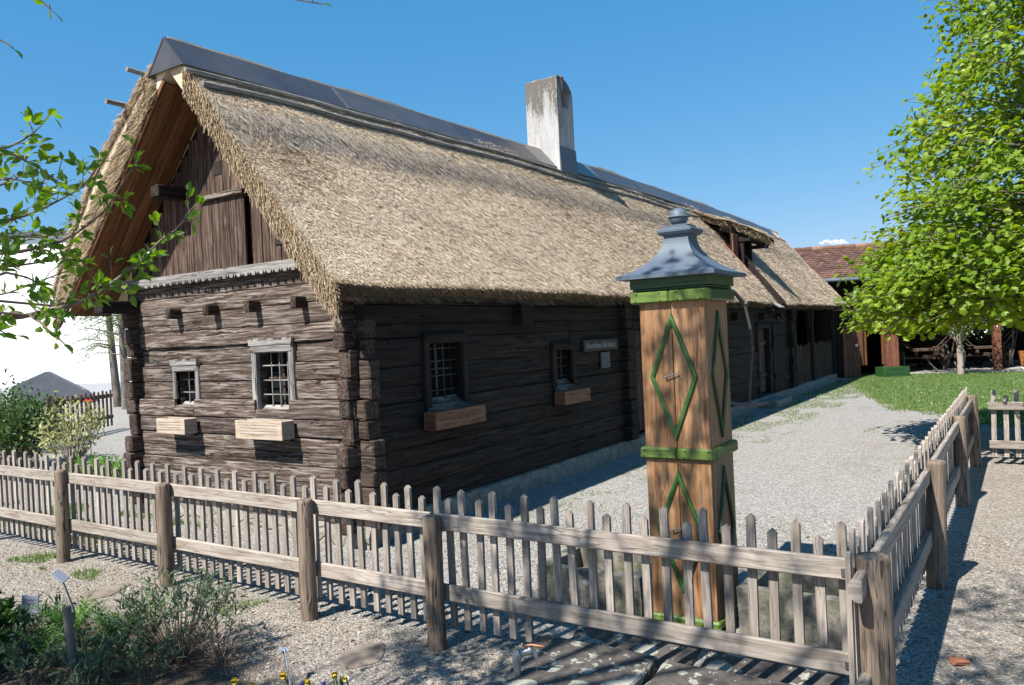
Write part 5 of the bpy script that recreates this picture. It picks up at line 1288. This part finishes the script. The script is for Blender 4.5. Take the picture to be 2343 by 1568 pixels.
# ---------------------------------------------------------------- maple on the right
mpl = thing('maple_tree', (12.2, -2.6, 0), 'big bright green maple filling the right edge of the view', 'tree')
mw = MB(); mw.tube(interp([(12.2, -2.6, -.1), (12.15, -2.5, 1.5), (12.1, -2.4, 3.0), (12.0, -2.2, 5.0), (11.9, -2.1, 7.2)], 12), list(np.linspace(.26, .05, 12)), 12)
cc = A((11.75, -1.55))
def crown_r(z): return 3.25 * math.sqrt(max(0, 1 - ((z - 2.3) / 5.5) ** 2)) * (1 - .035 * (z - 2.3)) if z > 2.3 else 3.25 - (2.3 - z) * .55
P_, D_l, N_l, T_l, S_l = [], [], [], [], []
for i in range(1450):
    z = 2.5 + 5.1 * rng.random() ** 1.3; th = rng.uniform(0, 2 * math.pi); f = rng.random() ** .42
    if i > 1250: z = 1.95 + .8 * rng.random(); th = rng.uniform(1.35, 2.5); f = rng.uniform(.7, 1.03)
    if math.sin(th) < -.3 and rng.random() < .6: continue
    r = crown_r(z) * f * (1 + .16 * nz(th * 1.9, z * 1.1, 3)); c = A((cc[0] + r * .92 * math.cos(th), cc[1] + r * math.sin(th), z - .25 * f + rng.normal(0, .1)))
    if i % 3 == 0:
        zz = min(6.8, max(1.5, z * .72)); b = A((12.05, -2.3, zz)); m_ = (b + c) / 2 + A((0, 0, .2))
        mw.tube(interp([b, m_, c], 8), list(np.linspace(.055 if f > .6 else .03, .007, 8)), 5, False)
    out = unit(A((math.cos(th), math.sin(th), .25)))
    k = int(rng.integers(34, 64)); o = np.clip(rng.normal(0, 1, (k, 3)), -1.9, 1.9) * A((.22, .22, .085)); o[:, 2] -= .35 * (o[:, 0] ** 2 + o[:, 1] ** 2); pts = c + o
    P_.append(pts); dd = unit(out * .6 + rand_dir(k) * .8 + A((0, 0, -.35))); D_l.append(dd); N_l.append(unit(A((0, 0, .85)) + out * .3 + rand_dir(k) * .45))
    T_l.append(np.clip(rng.normal(.5, .15) + rng.normal(0, .16, k), 0, 1)); S_l.append(rng.uniform(.05, .095, k))
    for q in pts[:6]: mw.tube([c, q], [.005, .003], 4, False)
mw.build('trunk', M['bark'], mpl)
leaves('crown', np.concatenate(P_), np.concatenate(D_l), np.concatenate(N_l), np.concatenate(S_l), MAPLE, M['maple_leaf'], mpl, np.concatenate(T_l))

# ---------------------------------------------------------------- blossom tree before the barn
bt = thing('blossom_tree', (25.75, 1.62, 0), 'small white blossoming fruit tree with a pale trunk before the barn', 'tree')
mb = MB(); mb.tube([(25.75, 1.62, -.1), (25.75, 1.62, .4), (25.76, 1.63, .95)], [.1, .085, .08], 10)
tips = [(25.5, 1.9, 1.75), (25.9, 1.4, 1.8), (25.6, 2.6, 2.2), (25.4, 1.0, 2.0), (25.9, .5, 1.75), (25.6, 3.1, 1.95), (25.8, 1.7, 2.7), (25.5, .9, 2.5), (25.8, 2.3, 2.7), (25.3, 1.3, 1.5)]
for t in tips:
    b = A((25.76, 1.63, .93)); mb.tube(interp([b, b + (A(t) - b) * .45 + A((0, 0, .22)), t], 8), list(np.linspace(.055, .012, 8)), 7, False)
mb.build('trunk', M['plaster_pier'], bt)
n = 5200; k = rng.integers(0, len(tips), n); pts = A(tips)[k] * .72 + A((25.7, 1.65, 1.75)) * .28 + rng.normal(0, 1, (n, 3)) * A((.38, .42, .24))
leaves('crown', pts, rand_dir(n), unit(rand_dir(n) + A((-.3, 0, .8))), rng.uniform(.05, .085, n), LEAF, M['small_leaf'], bt)
n = 1100; k = rng.integers(0, len(tips), n); pts = A(tips)[k] + rng.normal(0, 1, (n, 3)) * A((.3, .36, .2)); pts[:, 0] -= .15; k_ = pts[:, 1] < 2.6; pts = pts[k_]
leaves('blossom', pts, rand_dir(len(pts)), unit(rand_dir(len(pts)) + A((-.6, 0, .5))), rng.uniform(.035, .065, len(pts)), QUAD, M['blossom'], bt)

# ---------------------------------------------------------------- trees and shrubs on the left
def g2w(px_, d, z=0.0):                                        # a point on the ground at a picture column and forward distance
    p = FW * d + RW * ((px_ - 1171) / 1786 * d); return A((p.x, p.y, z))
for px_, d, hgt, lab, sd in ((264, 25.5, 7.6, 'slender pale green larch, left of the two behind the gable', 1), (283, 24.2, 6.6, 'slender pale green larch standing closest to the gable corner', 2)):
    b = g2w(px_, d); t = thing('larch_tree', tuple(b), lab, 'tree', 'larches behind the farmhouse'); mb = MB()
    sway = A((RW.x, RW.y, 0)) * (-.5 if sd == 1 else -.1)
    tk = [b + A((0, 0, z)) + sway * (z / 4) * (1 - .3 * (z / hgt)) * .5 for z in np.linspace(-.1, hgt, 10)]; mb.tube(tk, list(np.linspace(.14, .03, 10)), 8)
    PP, DD = [], []
    for i in range(74):
        z = rng.uniform(.24, .98) * hgt; th = rng.uniform(0, 6.28); l = (1.25 - .75 * z / hgt) * rng.uniform(.9, 1.9)
        o = A([np.interp(z, np.linspace(-.1, hgt, 10), A(tk)[:, a]) for a in range(3)]); dr = A((math.cos(th), math.sin(th), 0))
        br = [o, o + dr * l * .5 + A((0, 0, .12)), o + dr * l + A((0, 0, -.12 * l))]; mb.tube(br, [.02, .013, .005], 4, False)
        q = interp(br, 26)[4:]; PP.append(np.repeat(q, 3, 0) + rng.normal(0, .055, (len(q) * 3, 3))); DD.append(unit(dr + rand_dir(len(q) * 3) * .9))
    PP, DD = np.concatenate(PP), np.concatenate(DD); mb.build('trunk', M['bark'], t)
    leaves('crown', PP, DD, unit(rand_dir(len(PP)) + A((0, 0, .6))), rng.uniform(.05, .12, len(PP)), SLIM, M['larch_leaf'], t)
def shrub(name, b, label, cat, w, hgt, nst, nl, size, mat, tpl=LEAF, stem=M['twig'], fan=.5, low=.25, spread=.09, r=.007, grp=None):
    t = thing(name, tuple(b), label, cat, grp); mb = MB(); PP, DD = [], []; per = max(1, nl // nst)
    for i in range(nst):
        th = rng.uniform(0, 6.28); rr_ = w * math.sqrt(rng.random()); top = A((rr_ * math.cos(th), rr_ * math.sin(th), hgt * rng.uniform(.6, 1.0) * (1 - .35 * (rr_ / w) ** 2)))
        st = [A(b) + A((top[0], top[1], 0)) * (1 - fan) * .5, A(b) + top * A((.6, .6, .5)), A(b) + top]; mb.tube(interp(st, 6), list(np.linspace(r, r * .35, 6)), 4, False)
        q = interp(st, 20); f = low + (1 - low) * rng.random(per) ** .7; c = A([[np.interp(u * 19, np.arange(20), q[:, a]) for a in range(3)] for u in f])
        PP.append(c + rng.normal(0, spread, (per, 3)) * (w / .5)); DD.append(unit(rand_dir(per) + A((0, 0, .45)) + (top / (np.linalg.norm(top) + 1e-6)) * .5))
    mb.build('stems', stem, t); PP, DD = np.concatenate(PP), np.concatenate(DD); PP[:, 2] = np.maximum(PP[:, 2], b[2] + .02)
    leaves('foliage', PP, DD, unit(rand_dir(len(PP)) * .8 + A((-.2, 0, .8))), size * rng.uniform(.6, 1.2, len(PP)), tpl, mat, t); return t
shrub('garden_shrub', g2w(35, 12.4), 'dense dark green garden shrub at the left edge', 'shrub', .62, 1.35, 60, 3600, .075, M['small_leaf'])
shrub('garden_shrub', g2w(-60, 13.6), 'dark green shrub cut by the frame behind the left fence', 'shrub', .8, 1.3, 50, 2600, .08, M['dark_leaf'])
shrub('pale_shrub', g2w(150, 11.6), 'light shrub with pale yellow green leaves in front of the brown fence', 'shrub', .58, 1.2, 46, 850, .075, M['pale_leaf'], LEAF, M['twig'], .8, .35, .05)
for px_, d, w, h_, lab in ((235, 10.6, .32, .34, 'low green clump growing beside the gable corner'), (275, 10.2, .3, .3, 'low green clump against the back of the picket fence'), (190, 11.0, .3, .3, 'low green clump below the pale shrub')):
    shrub('garden_plant', g2w(px_, d), lab, 'plant', w, h_, 26, 620, .055, M['fern_leaf'], LEAF, M['twig'], .5, .1, .06, .004, 'low plants by the gable')
p = g2w(197, 12.9); rp_ = thing('red_flower', tuple(p), 'tall red flower standing behind the pale shrub', 'flower'); mb = MB(); mb.tube([p, p + A((0, 0, .95))], .008, 5); mb.build('stem', M['twig'], rp_)
mb = MB()
for k in range(5): q = p + A((RW.x, RW.y, 0)) * (k - 2) * .03 + A((0, 0, .95 + .02 * (k % 2))); mb.lathe([(.0, -.02), (.018, -.01), (.022, .008), (.014, .02), (0, .022)], tuple(q), 8)
mb.build('petals', M['red'], rp_)

# ---------------------------------------------------------------- flower bed in front
shrub('woody_bush', (2.52, 3.95, 0), 'bushy half bare woody plant with grey green leaf tips beside the fence post', 'bush', .36, .56, 74, 1250, .046, M['sage_leaf'], SLIM, M['twig'], .75, .62, .025, .0035)
shrub('sage_plant', (2.62, 3.72, 0), 'small bare twiggy side shoot right of the woody bush', 'bush', .22, .34, 22, 200, .036, M['sage_leaf'], SLIM, M['twig'], .8, .65, .02, .003)
def fern(b, n_, L, label):
    t = thing('fern_plant', tuple(b), label, 'fern', 'bright ferns in the flower bed'); mb = MB(); PP, DD, SS = [], [], []
    for i in range(n_):
        th = rng.uniform(0, 6.28); dr = A((math.cos(th), math.sin(th), 0)); l = L * rng.uniform(.7, 1.1); up = rng.uniform(.75, 1.1)
        q = interp([A(b), A(b) + dr * l * .22 + A((0, 0, l * .6 * up)), A(b) + dr * l * .5 + A((0, 0, l * .9 * up)), A(b) + dr * l * .72 + A((0, 0, l * .92 * up))], 18)
        mb.tube(q[::3], [.003, .003, .0025, .002, .002, .0015], 4, False); sd = np.cross(dr, A((0, 0, 1)))
        for s in (-1, 1):
            PP.append(q[3:]); DD.append(unit(sd * s + unit(np.gradient(q, axis=0))[3:] * .5)); SS.append(np.interp(np.linspace(0, 1, 15), [0, .3, 1], [.6, 1, .15]) * l * .24)
    mb.build('stalks', M['fern_leaf'], t); PP = np.concatenate(PP); leaves('fronds', PP, np.concatenate(DD), unit(rand_dir(len(PP)) * .3 + A((0, 0, 1))), np.concatenate(SS), SLIM, M['fern_leaf'], t)
fern((2.42, 4.35, 0), 16, .36, 'bright fern beside the woody bush'); fern((2.33, 4.72, 0), 15, .32, 'bright fern behind the dark stake'); fern((2.12, 4.55, 0), 12, .26, 'small fern in the shade near the bottom edge')
fern((2.55, 4.28, 0), 10, .3, 'upright fern touching the left side of the woody bush')
spots = [(2.3, 4.15), (2.2, 4.3), (2.1, 4.1), (2.32, 4.45), (2.05, 4.7), (2.15, 4.95), (2.42, 4.9), (1.95, 4.4), (2.0, 3.95), (2.35, 5.2), (2.2, 5.3), (2.28, 3.85), (1.9, 4.85), (2.08, 5.1)]
labs = ['before the woody bush', 'under the dark stake', 'at the bottom edge below the fern', 'behind the dark stake', 'between the two label stakes', 'below the front facing label plate', 'right behind the slanted label', 'in the darkest part of the bed', 'at the lower edge near the daffodils', 'beside the front facing label plate', 'left of the front facing label plate', 'nearest the open gravel', 'under the dark leafy bush', 'by the foot of the front facing label stake']
for (x, y), lb in zip(spots, labs):
    shrub('sage_plant', (x, y, 0), 'grey green leafy sage stems ' + lb, 'plant', .16, rng.uniform(.22, .33), 11, 190, .055, M['sage_leaf'], SLIM, M['twig'], .6, .2, .035, .003, 'sage plants in the flower bed')
shrub('dark_bush', (1.78, 4.85, 0), 'dark green leafy bush filling the bottom left corner', 'bush', .34, .46, 40, 1500, .06, M['dark_leaf'], LEAF, M['twig'], .5, .15, .07, .004)
shrub('dark_bush', (2.02, 5.62, 0), 'dark leafy plant with big leaves at the left edge above the label', 'bush', .15, .62, 8, 90, .11, M['dark_leaf'], LEAF, M['twig'], .5, .4, .06, .004)
def label_sign(b, top, plate_c, u, v, wd, hg, mat, lab, stake_w=.012, text=True):
    t = thing('plant_label', tuple(b), lab, 'label', 'plant labels in the flower bed'); mb = MB()
    mb.beam(b, top, stake_w * 2, .006, tuple(v)); mb.build('stake', M['galv'], t)
    u, v = unit(A(u)), unit(A(v)); w = np.cross(u, v); Mx = Matrix((u, v, w)).transposed().to_4x4(); Mx.translation = Vector(plate_c)
    mb = MB(); mb.box((-wd / 2, -hg / 2, -.004), (wd / 2, hg / 2, .004), 0, .002, .5, Mx); pl = mb.build('plate', mat, t)
    if text:
        mb = MB()
        for k, (l, yy_) in enumerate(((.5, .22), (.62, .02), (.4, -.2))): mb.box((-wd * l / 2, hg * yy_ - .002, .0042), (wd * l / 2, hg * yy_ + .002, .0052), 0, .0004, .5, Mx)
        mb.build('printed_lines', M['label_text'], pl)
c = px2w(69, 1382, 4.62); label_sign((2.20, 5.02, 0), (c[0], c[1], c[2]), tuple(c), A((RW.x, RW.y, -.05)), A((.12, .1, .9)), .10, .105, M['paper'], 'shade toned plant label facing the camera in the flower bed')
c = px2w(138, 1318, 4.35); e = px2w(170, 1400, 4.3); label_sign((2.28, 4.66, 0), tuple(e), tuple(c), A((RW.x, RW.y, -.75)), A((FW.x, FW.y, .12)), .085, .07, M['paper'], 'slanted plant label seen edge on above the ferns', .01, False)
mb = MB(); mb.beam(tuple(e), tuple(c), .02, .008, (RW.x, RW.y, 0)); o = mb.build('slanted_arm', M['pole'], [q for q in bpy.data.objects if q.get('label', '') == 'slanted plant label seen edge on above the ferns'][0])
mb = MB(); a = px2w(152, 1388, 4.0); mb.tube([(a[0] + .02, a[1] - .02, -.02), (a[0], a[1], a[2])], [.024, .021], 8); tag(mb.build('dark_stake', M['bark'], None, (a[0], a[1], 0)), 'thick dark wooden stake standing among the sage plants', 'stake')
c = px2w(650, 1486, 3.95); e = px2w(668, 1566, 3.75); label_sign((e[0], e[1], -.02), tuple(c), tuple(c), A((RW.x, RW.y, -.2)), A((FW.x, FW.y, .7)), .05, .022, M['paper'], 'narrow plant label stake leaning among the daffodils', .011, False)
def daffodil(px_, py_, d, white, lab):
    c = px2w(px_, py_, d); t = thing('daffodil', (c[0], c[1], 0), lab, 'flower', 'daffodils at the bottom edge'); mb = MB()
    mb.tube([(c[0] + .03, c[1] + .01, -.02), (c[0] + .02, c[1], c[2] * .6), (c[0], c[1], c[2])], .004, 6); mb.build('stem', M['fern_leaf'], t)
    ax = unit(A((-.6, -.3, -.35)) + rng.normal(0, .25, 3)); a = unit(np.cross(ax, A((0, 0, 1)))); b = np.cross(ax, a)
    D = A([a * math.cos(q) + b * math.sin(q) for q in np.arange(6) * math.pi / 3]); leaves('petals', np.tile(c, (6, 1)), D + ax * .25, np.tile(-ax, (6, 1)), .024, LEAF, M['cream' if white else 'yellow'], t)
    mb = MB(); R3 = Matrix((a, b, ax)).transposed()
    pr = [(.005, 0), (.007, .009), (.009, .018), (.012, .021)]; V = [tuple(A(c) + A(R3 @ Vector((r * math.cos(q), r * math.sin(q), z)))) for r, z in pr for q in np.linspace(0, 2 * math.pi, 11)[:-1]]
    mb.add(V, [(i * 10 + k, i * 10 + (k + 1) % 10, i * 10 + 10 + (k + 1) % 10, i * 10 + 10 + k) for i in range(3) for k in range(10)], None, .5, True); mb.build('trumpet', M['yellow'], t)
    lf = MB()
    for k in range(3): q = rng.normal(0, .03, 2); lf.beam((c[0] + .02, c[1], -.01), (c[0] + .02 + q[0], c[1] + q[1], c[2] * rng.uniform(.7, .95)), .010, .003)
    lf.build('leaves', M['sage_leaf'], t)
for q in ((538, 1556, 3.55, False, 'yellow daffodil furthest into the dark bed'), (650, 1543, 3.6, False, 'yellow daffodil just below the narrow label stake'), (706, 1556, 3.5, False, 'low yellow daffodil beside the violet flowers'),
          (765, 1540, 3.5, False, 'nodding yellow daffodil touching the white one'), (792, 1548, 3.45, True, 'white petalled daffodil with a yellow centre'), (575, 1562, 3.4, False, 'half hidden yellow daffodil near the frame edge')): daffodil(*q)
for px_, lb in ((690, 'violet grape hyacinth behind the low daffodil'), (740, 'violet grape hyacinth next to the nodding daffodil')):
    c = px2w(px_, 1560, 3.5); t = thing('grape_hyacinth', (c[0], c[1], 0), lb, 'flower', 'grape hyacinths'); mb = MB(); mb.tube([(c[0], c[1], -.02), tuple(c)], .003, 5); mb.build('stem', M['fern_leaf'], t)
    mb = MB()
    for k in range(22): q = A(c) + A((math.cos(k * 2.4) * .006, math.sin(k * 2.4) * .006, k * .0014 - .03)); mb.lathe([(0, -.004), (.004, -.002), (.004, .002), (0, .004)], tuple(q), 6)
    mb.build('florets', M['violet'], t)

# ---------------------------------------------------------------- loose stones, bricks, gravel, lawn and grass
M['flat_rock'] = simple('flat_brown_rock', (.13, .10, .08), (.24, .20, .165), 9, .95, .6, bd=.01)
def flat_stone(x, y, w, d, rz, lab, mat=M['flat_rock'], h=.010):
    k = 22; ph = rng.random() * 9; V = []
    for z, s in ((-.03, 1.02), (h * .6, 1.0), (h, .92)):
        for i in range(k):
            t = 2 * math.pi * i / k; r = 1 + .22 * nz(math.cos(t) * 1.4 + ph, math.sin(t) * 1.4); p = Vector((w * r * math.cos(t) * s, d * r * math.sin(t) * s, 0)); p.rotate(Matrix.Rotation(rz, 3, 'Z')); V.append((x + p.x, y + p.y, z))
    V.append((x, y, h)); F = [(j * k + i, j * k + (i + 1) % k, j * k + k + (i + 1) % k, j * k + k + i) for j in range(2) for i in range(k)] + [(2 * k + i, 2 * k + (i + 1) % k, 3 * k) for i in range(k)]
    mb = MB(); mb.add(V, F); tag(mb.build('flat_stone', mat, None, (x, y, 0)), lab, 'stone')
flat_stone(3.05, 3.08, .17, .12, .4, 'flat brown stone in the gravel before the bare fence posts'); flat_stone(2.95, 4.05, .14, .09, 1.2, 'small flat stone in the gravel right of the woody bush')
flat_stone(3.0, 5.6, .2, .12, .2, 'flat stone nearly buried in the sunlit gravel')
for x, y, lab, sc in ((4.33, .33, 'orange brick fragment on the gravel outside the corner post', 1.0), (4.08, 1.0, 'broken brick lying beside the trough', 1.3), (4.02, .88, 'smaller broken brick by the trough corner', .9)):
    mb = MB(); mb.box((-.035 * sc, -.025 * sc, 0), (.04 * sc, .03 * sc, .022 * sc), 0, .006, .5, Matrix.Translation((x, y, .004)) @ Matrix.Rotation(rng.uniform(0, 3), 4, 'Z'), .003)
    tag(mb.build('brick_fragment', M['brick'], None, (x, y, 0)), lab, 'brick')
n = 130000
xg, yg = 1.5 + 5.5 * rng.random(n), -1.6 + 9.5 * rng.random(n); dd = np.hypot(xg, yg)
kp = (rng.random(n) < np.clip((5.4 / dd) ** 2.2, .08, 1)) & (framepos(np.stack([xg, yg, 0 * xg], 1))[1] < 1660) & ~((xg > 2.55) & (xg < 3.9) & (yg > .6) & (yg < 2.35)) & (np.hypot((xg - 2.0) * .95, (yg - 4.3) * .62) > .62 + .25 * rng.random(n)) & ~((xg > 4.6) & (yg > 4.5))
xg, yg = xg[kp], yg[kp]; n = len(xg)
ov = A([(1, 0, 0), (0, 1, 0), (-1, 0, 0), (0, -1, 0), (0, 0, 1), (0, 0, -1)], float); of_ = A([(0, 1, 4), (1, 2, 4), (2, 3, 4), (3, 0, 4), (1, 0, 5), (2, 1, 5), (3, 2, 5), (0, 3, 5)])
sz = rng.lognormal(-5.3, .4, n); sc_ = np.stack([sz * rng.uniform(.8, 1.4, n), sz * rng.uniform(.6, 1.0, n), sz * rng.uniform(.4, .75, n)], 1)
V = (ov[None] + rng.normal(0, .14, (n, 6, 3))) * sc_[:, None]; an = rng.uniform(0, 6.28, n); ca_, sa_ = np.cos(an)[:, None], np.sin(an)[:, None]; tl = rng.normal(0, .3, (n, 1))
X, Y, Z = V[..., 0], V[..., 1], V[..., 2]; Z = Z + X * tl; V = np.stack([X * ca_ - Y * sa_ + xg[:, None], X * sa_ + Y * ca_ + yg[:, None], Z + sz[:, None] * .35], -1)
F = (np.arange(n)[:, None, None] * 6 + of_[None]).reshape(-1, 3); kind(fast('gravel', V.reshape(-1, 3), F, M['pebble'], None, None, np.repeat(rng.random(n), 6)), 'stuff')
def xb(y): return np.interp(y, [-9, -2, 0, 1.3, 1.9, 2.5, 3, 3.8, 4.3], [11, 12.3, 13.4, 14.8, 15.7, 16.9, 19, 22, 23.6])
cs = .16; xs_ = np.arange(11, 26.6, cs); ys_ = np.arange(-9, 4.6, cs); V = []; F = []
for x in xs_:
    for y in ys_:
        edge = 26.0 + (3.55 - y) * .36
        if x - xb(y) + 1.1 * nz(x * .9, y * .9) + .7 * nz(x * 3, y * 3) > .35 and x < edge and not (x > 23.9 and y > 3.9):
            b = len(V); V += [(x, y, .004), (x + cs, y, .004), (x + cs, y + cs, .004), (x, y + cs, .004)]; F.append((b, b + 1, b + 2, b + 3))
kind(fast('lawn', A(V), F, M['lawn']), 'structure')
n = 150000; xg = 10.5 + 16 * rng.random(n); yg = -6 + 10.3 * rng.random(n) ** .8
nn_ = A([1.1 * nz(x * .9, y * .9) + .7 * nz(x * 3, y * 3) for x, y in zip(xg, yg)]); v = xg - xb(yg) + nn_
kp = (rng.random(n) < np.clip((v + .5) / 1.4, 0, 1)) & (xg < 26.0 + (3.55 - yg) * .36)
G1 = np.stack([xg[kp], yg[kp]], 1)
n = 60000; xg = 5.2 + 19 * rng.random(n); yg = 3.15 + 1.35 * rng.random(n); nn_ = A([nz(x * 1.1, y * 1.6, 2) + .7 * nz(x * 4, y * 4, 8) for x, y in zip(xg, yg)])
kp = (nn_ + (xg - 13) * .05 - np.abs(yg - 3.95) * .7 > -.25) & (rng.random(n) < .32); G2 = np.stack([xg[kp], yg[kp]], 1)
n = 9000; xg = 3.1 + .5 * rng.random(n); yg = 4.3 + 4.3 * rng.random(n); kp = A([nz(x * 3, y * 2.2, 5) for x, y in zip(xg, yg)]) > .3; G3 = np.stack([xg[kp], yg[kp]], 1)
n = 14000; xg = 4.6 + 9 * rng.random(n); yg = .7 + 3.4 * rng.random(n); kp = A([nz(x * 1.7, y * 1.7, 7) + .5 * nz(x * 6, y * 6, 1) for x, y in zip(xg, yg)]) > .62; G4 = np.stack([xg[kp], yg[kp]], 1)
n = 12000; xg = 3.7 + 1.0 * rng.random(n); yg = 6.6 + 3.6 * rng.random(n); kp = A([nz(x * 2, y * 1.5, 3) for x, y in zip(xg, yg)]) > .05; G5 = np.stack([xg[kp], yg[kp]], 1)
Gp = np.concatenate([G1, G2, G3, G4, G5]); n = len(Gp); P = np.concatenate([Gp, np.zeros((n, 1))], 1); L = rng.uniform(.025, .06, n) * np.r_[np.ones(len(G1)), np.full(len(G2), .45), np.full(len(G3), .9), np.full(len(G4), .55), np.full(len(G5), 1.0)]
T = unit(np.stack([rng.normal(0, .5, n), rng.normal(0, .5, n), np.ones(n)], 1)); S = unit(np.cross(T, rand_dir(n))); wd = .005 * np.clip(np.hypot(P[:, 0], P[:, 1]) / 9, .6, 2.2)[:, None]
V = np.stack([P - S * wd, P + S * wd, P + T * L[:, None]], 1).reshape(-1, 3); kind(fast('grass', V, np.arange(n * 3).reshape(-1, 3), M['grass'], None, None, np.repeat(np.clip(rng.normal(.45, .2, n), 0, 1), 3)), 'stuff')
n = 190; xg = 15.5 + 11 * rng.random(n); yg = -4 + 7 * rng.random(n); kp = (xg > xb(yg) + 1.2) & (xg < 26 + (3.55 - yg) * .36) & (A([nz(x * .8, y * .8, 6) for x, y in zip(xg, yg)]) > -.05); m = int(kp.sum())
P = np.stack([xg[kp], yg[kp], np.full(m, .05)], 1); V, F, k = cloud(P - A((.02, 0, 0)), np.tile(A((1., 0, .15)), (m, 1)), np.tile(A((-.3, 0, 1.)), (m, 1)), .03, QUAD); kind(fast('daisies', V, F, M['cream']), 'stuff')

# ---------------------------------------------------------------- small cloud above the barn roof
def cloud_mat():
    t = NT('cloud_vapour'); d = t.n('ShaderNodeBsdfDiffuse'); d.inputs[0].default_value = (.85, .87, .9, 1); tp_ = t.n('ShaderNodeBsdfTransparent')
    lw = t.n('ShaderNodeLayerWeight'); lw.inputs[0].default_value = .35; mx = t.n('ShaderNodeMixShader')
    f = t.math('ADD', t.math('MULTIPLY', t.math('POWER', t.math('SUBTRACT', 1.0, lw.outputs['Facing']), 2.2), -.55), 1.0, None, True)
    t.l(f, mx.inputs[0]); t.l(d.outputs[0], mx.inputs[1]); t.l(tp_.outputs[0], mx.inputs[2]); t.l(mx.outputs[0], t.out.inputs[0]); return t.m
V, F = [], []
for px_, py_, w, h_ in ((1880, 557, 8, 4), (1890, 553, 8, 5), (1899, 555, 8, 4), (1913, 553, 9, 5), (1925, 553, 9, 5), (1934, 556, 7, 3), (1905, 559, 14, 2.5), (1923, 559, 14, 2.5)):
    c = px2w(px_, py_, 900); b = len(V); ns, nr_ = 16, 9
    for i in range(nr_ + 1):
        for j in range(ns):
            ph, th = math.pi * i / nr_, 2 * math.pi * j / ns; q = A((math.sin(ph) * math.cos(th), math.sin(ph) * math.sin(th), math.cos(ph))); r = 900 / 1786 * (1 + .3 * nz(*(q * 2 + px_)))
            V.append(c + A((RW.x, RW.y, 0)) * q[0] * w * r + A((FW.x, FW.y, 0)) * q[1] * w * r + A((0, 0, q[2] * h_ * r)))
    F += [(b + i * ns + j, b + i * ns + (j + 1) % ns, b + (i + 1) * ns + (j + 1) % ns, b + (i + 1) * ns + j) for i in range(nr_) for j in range(ns)]
kind(fast('cloud', A(V), F, cloud_mat(), None, None, None, True), 'structure')
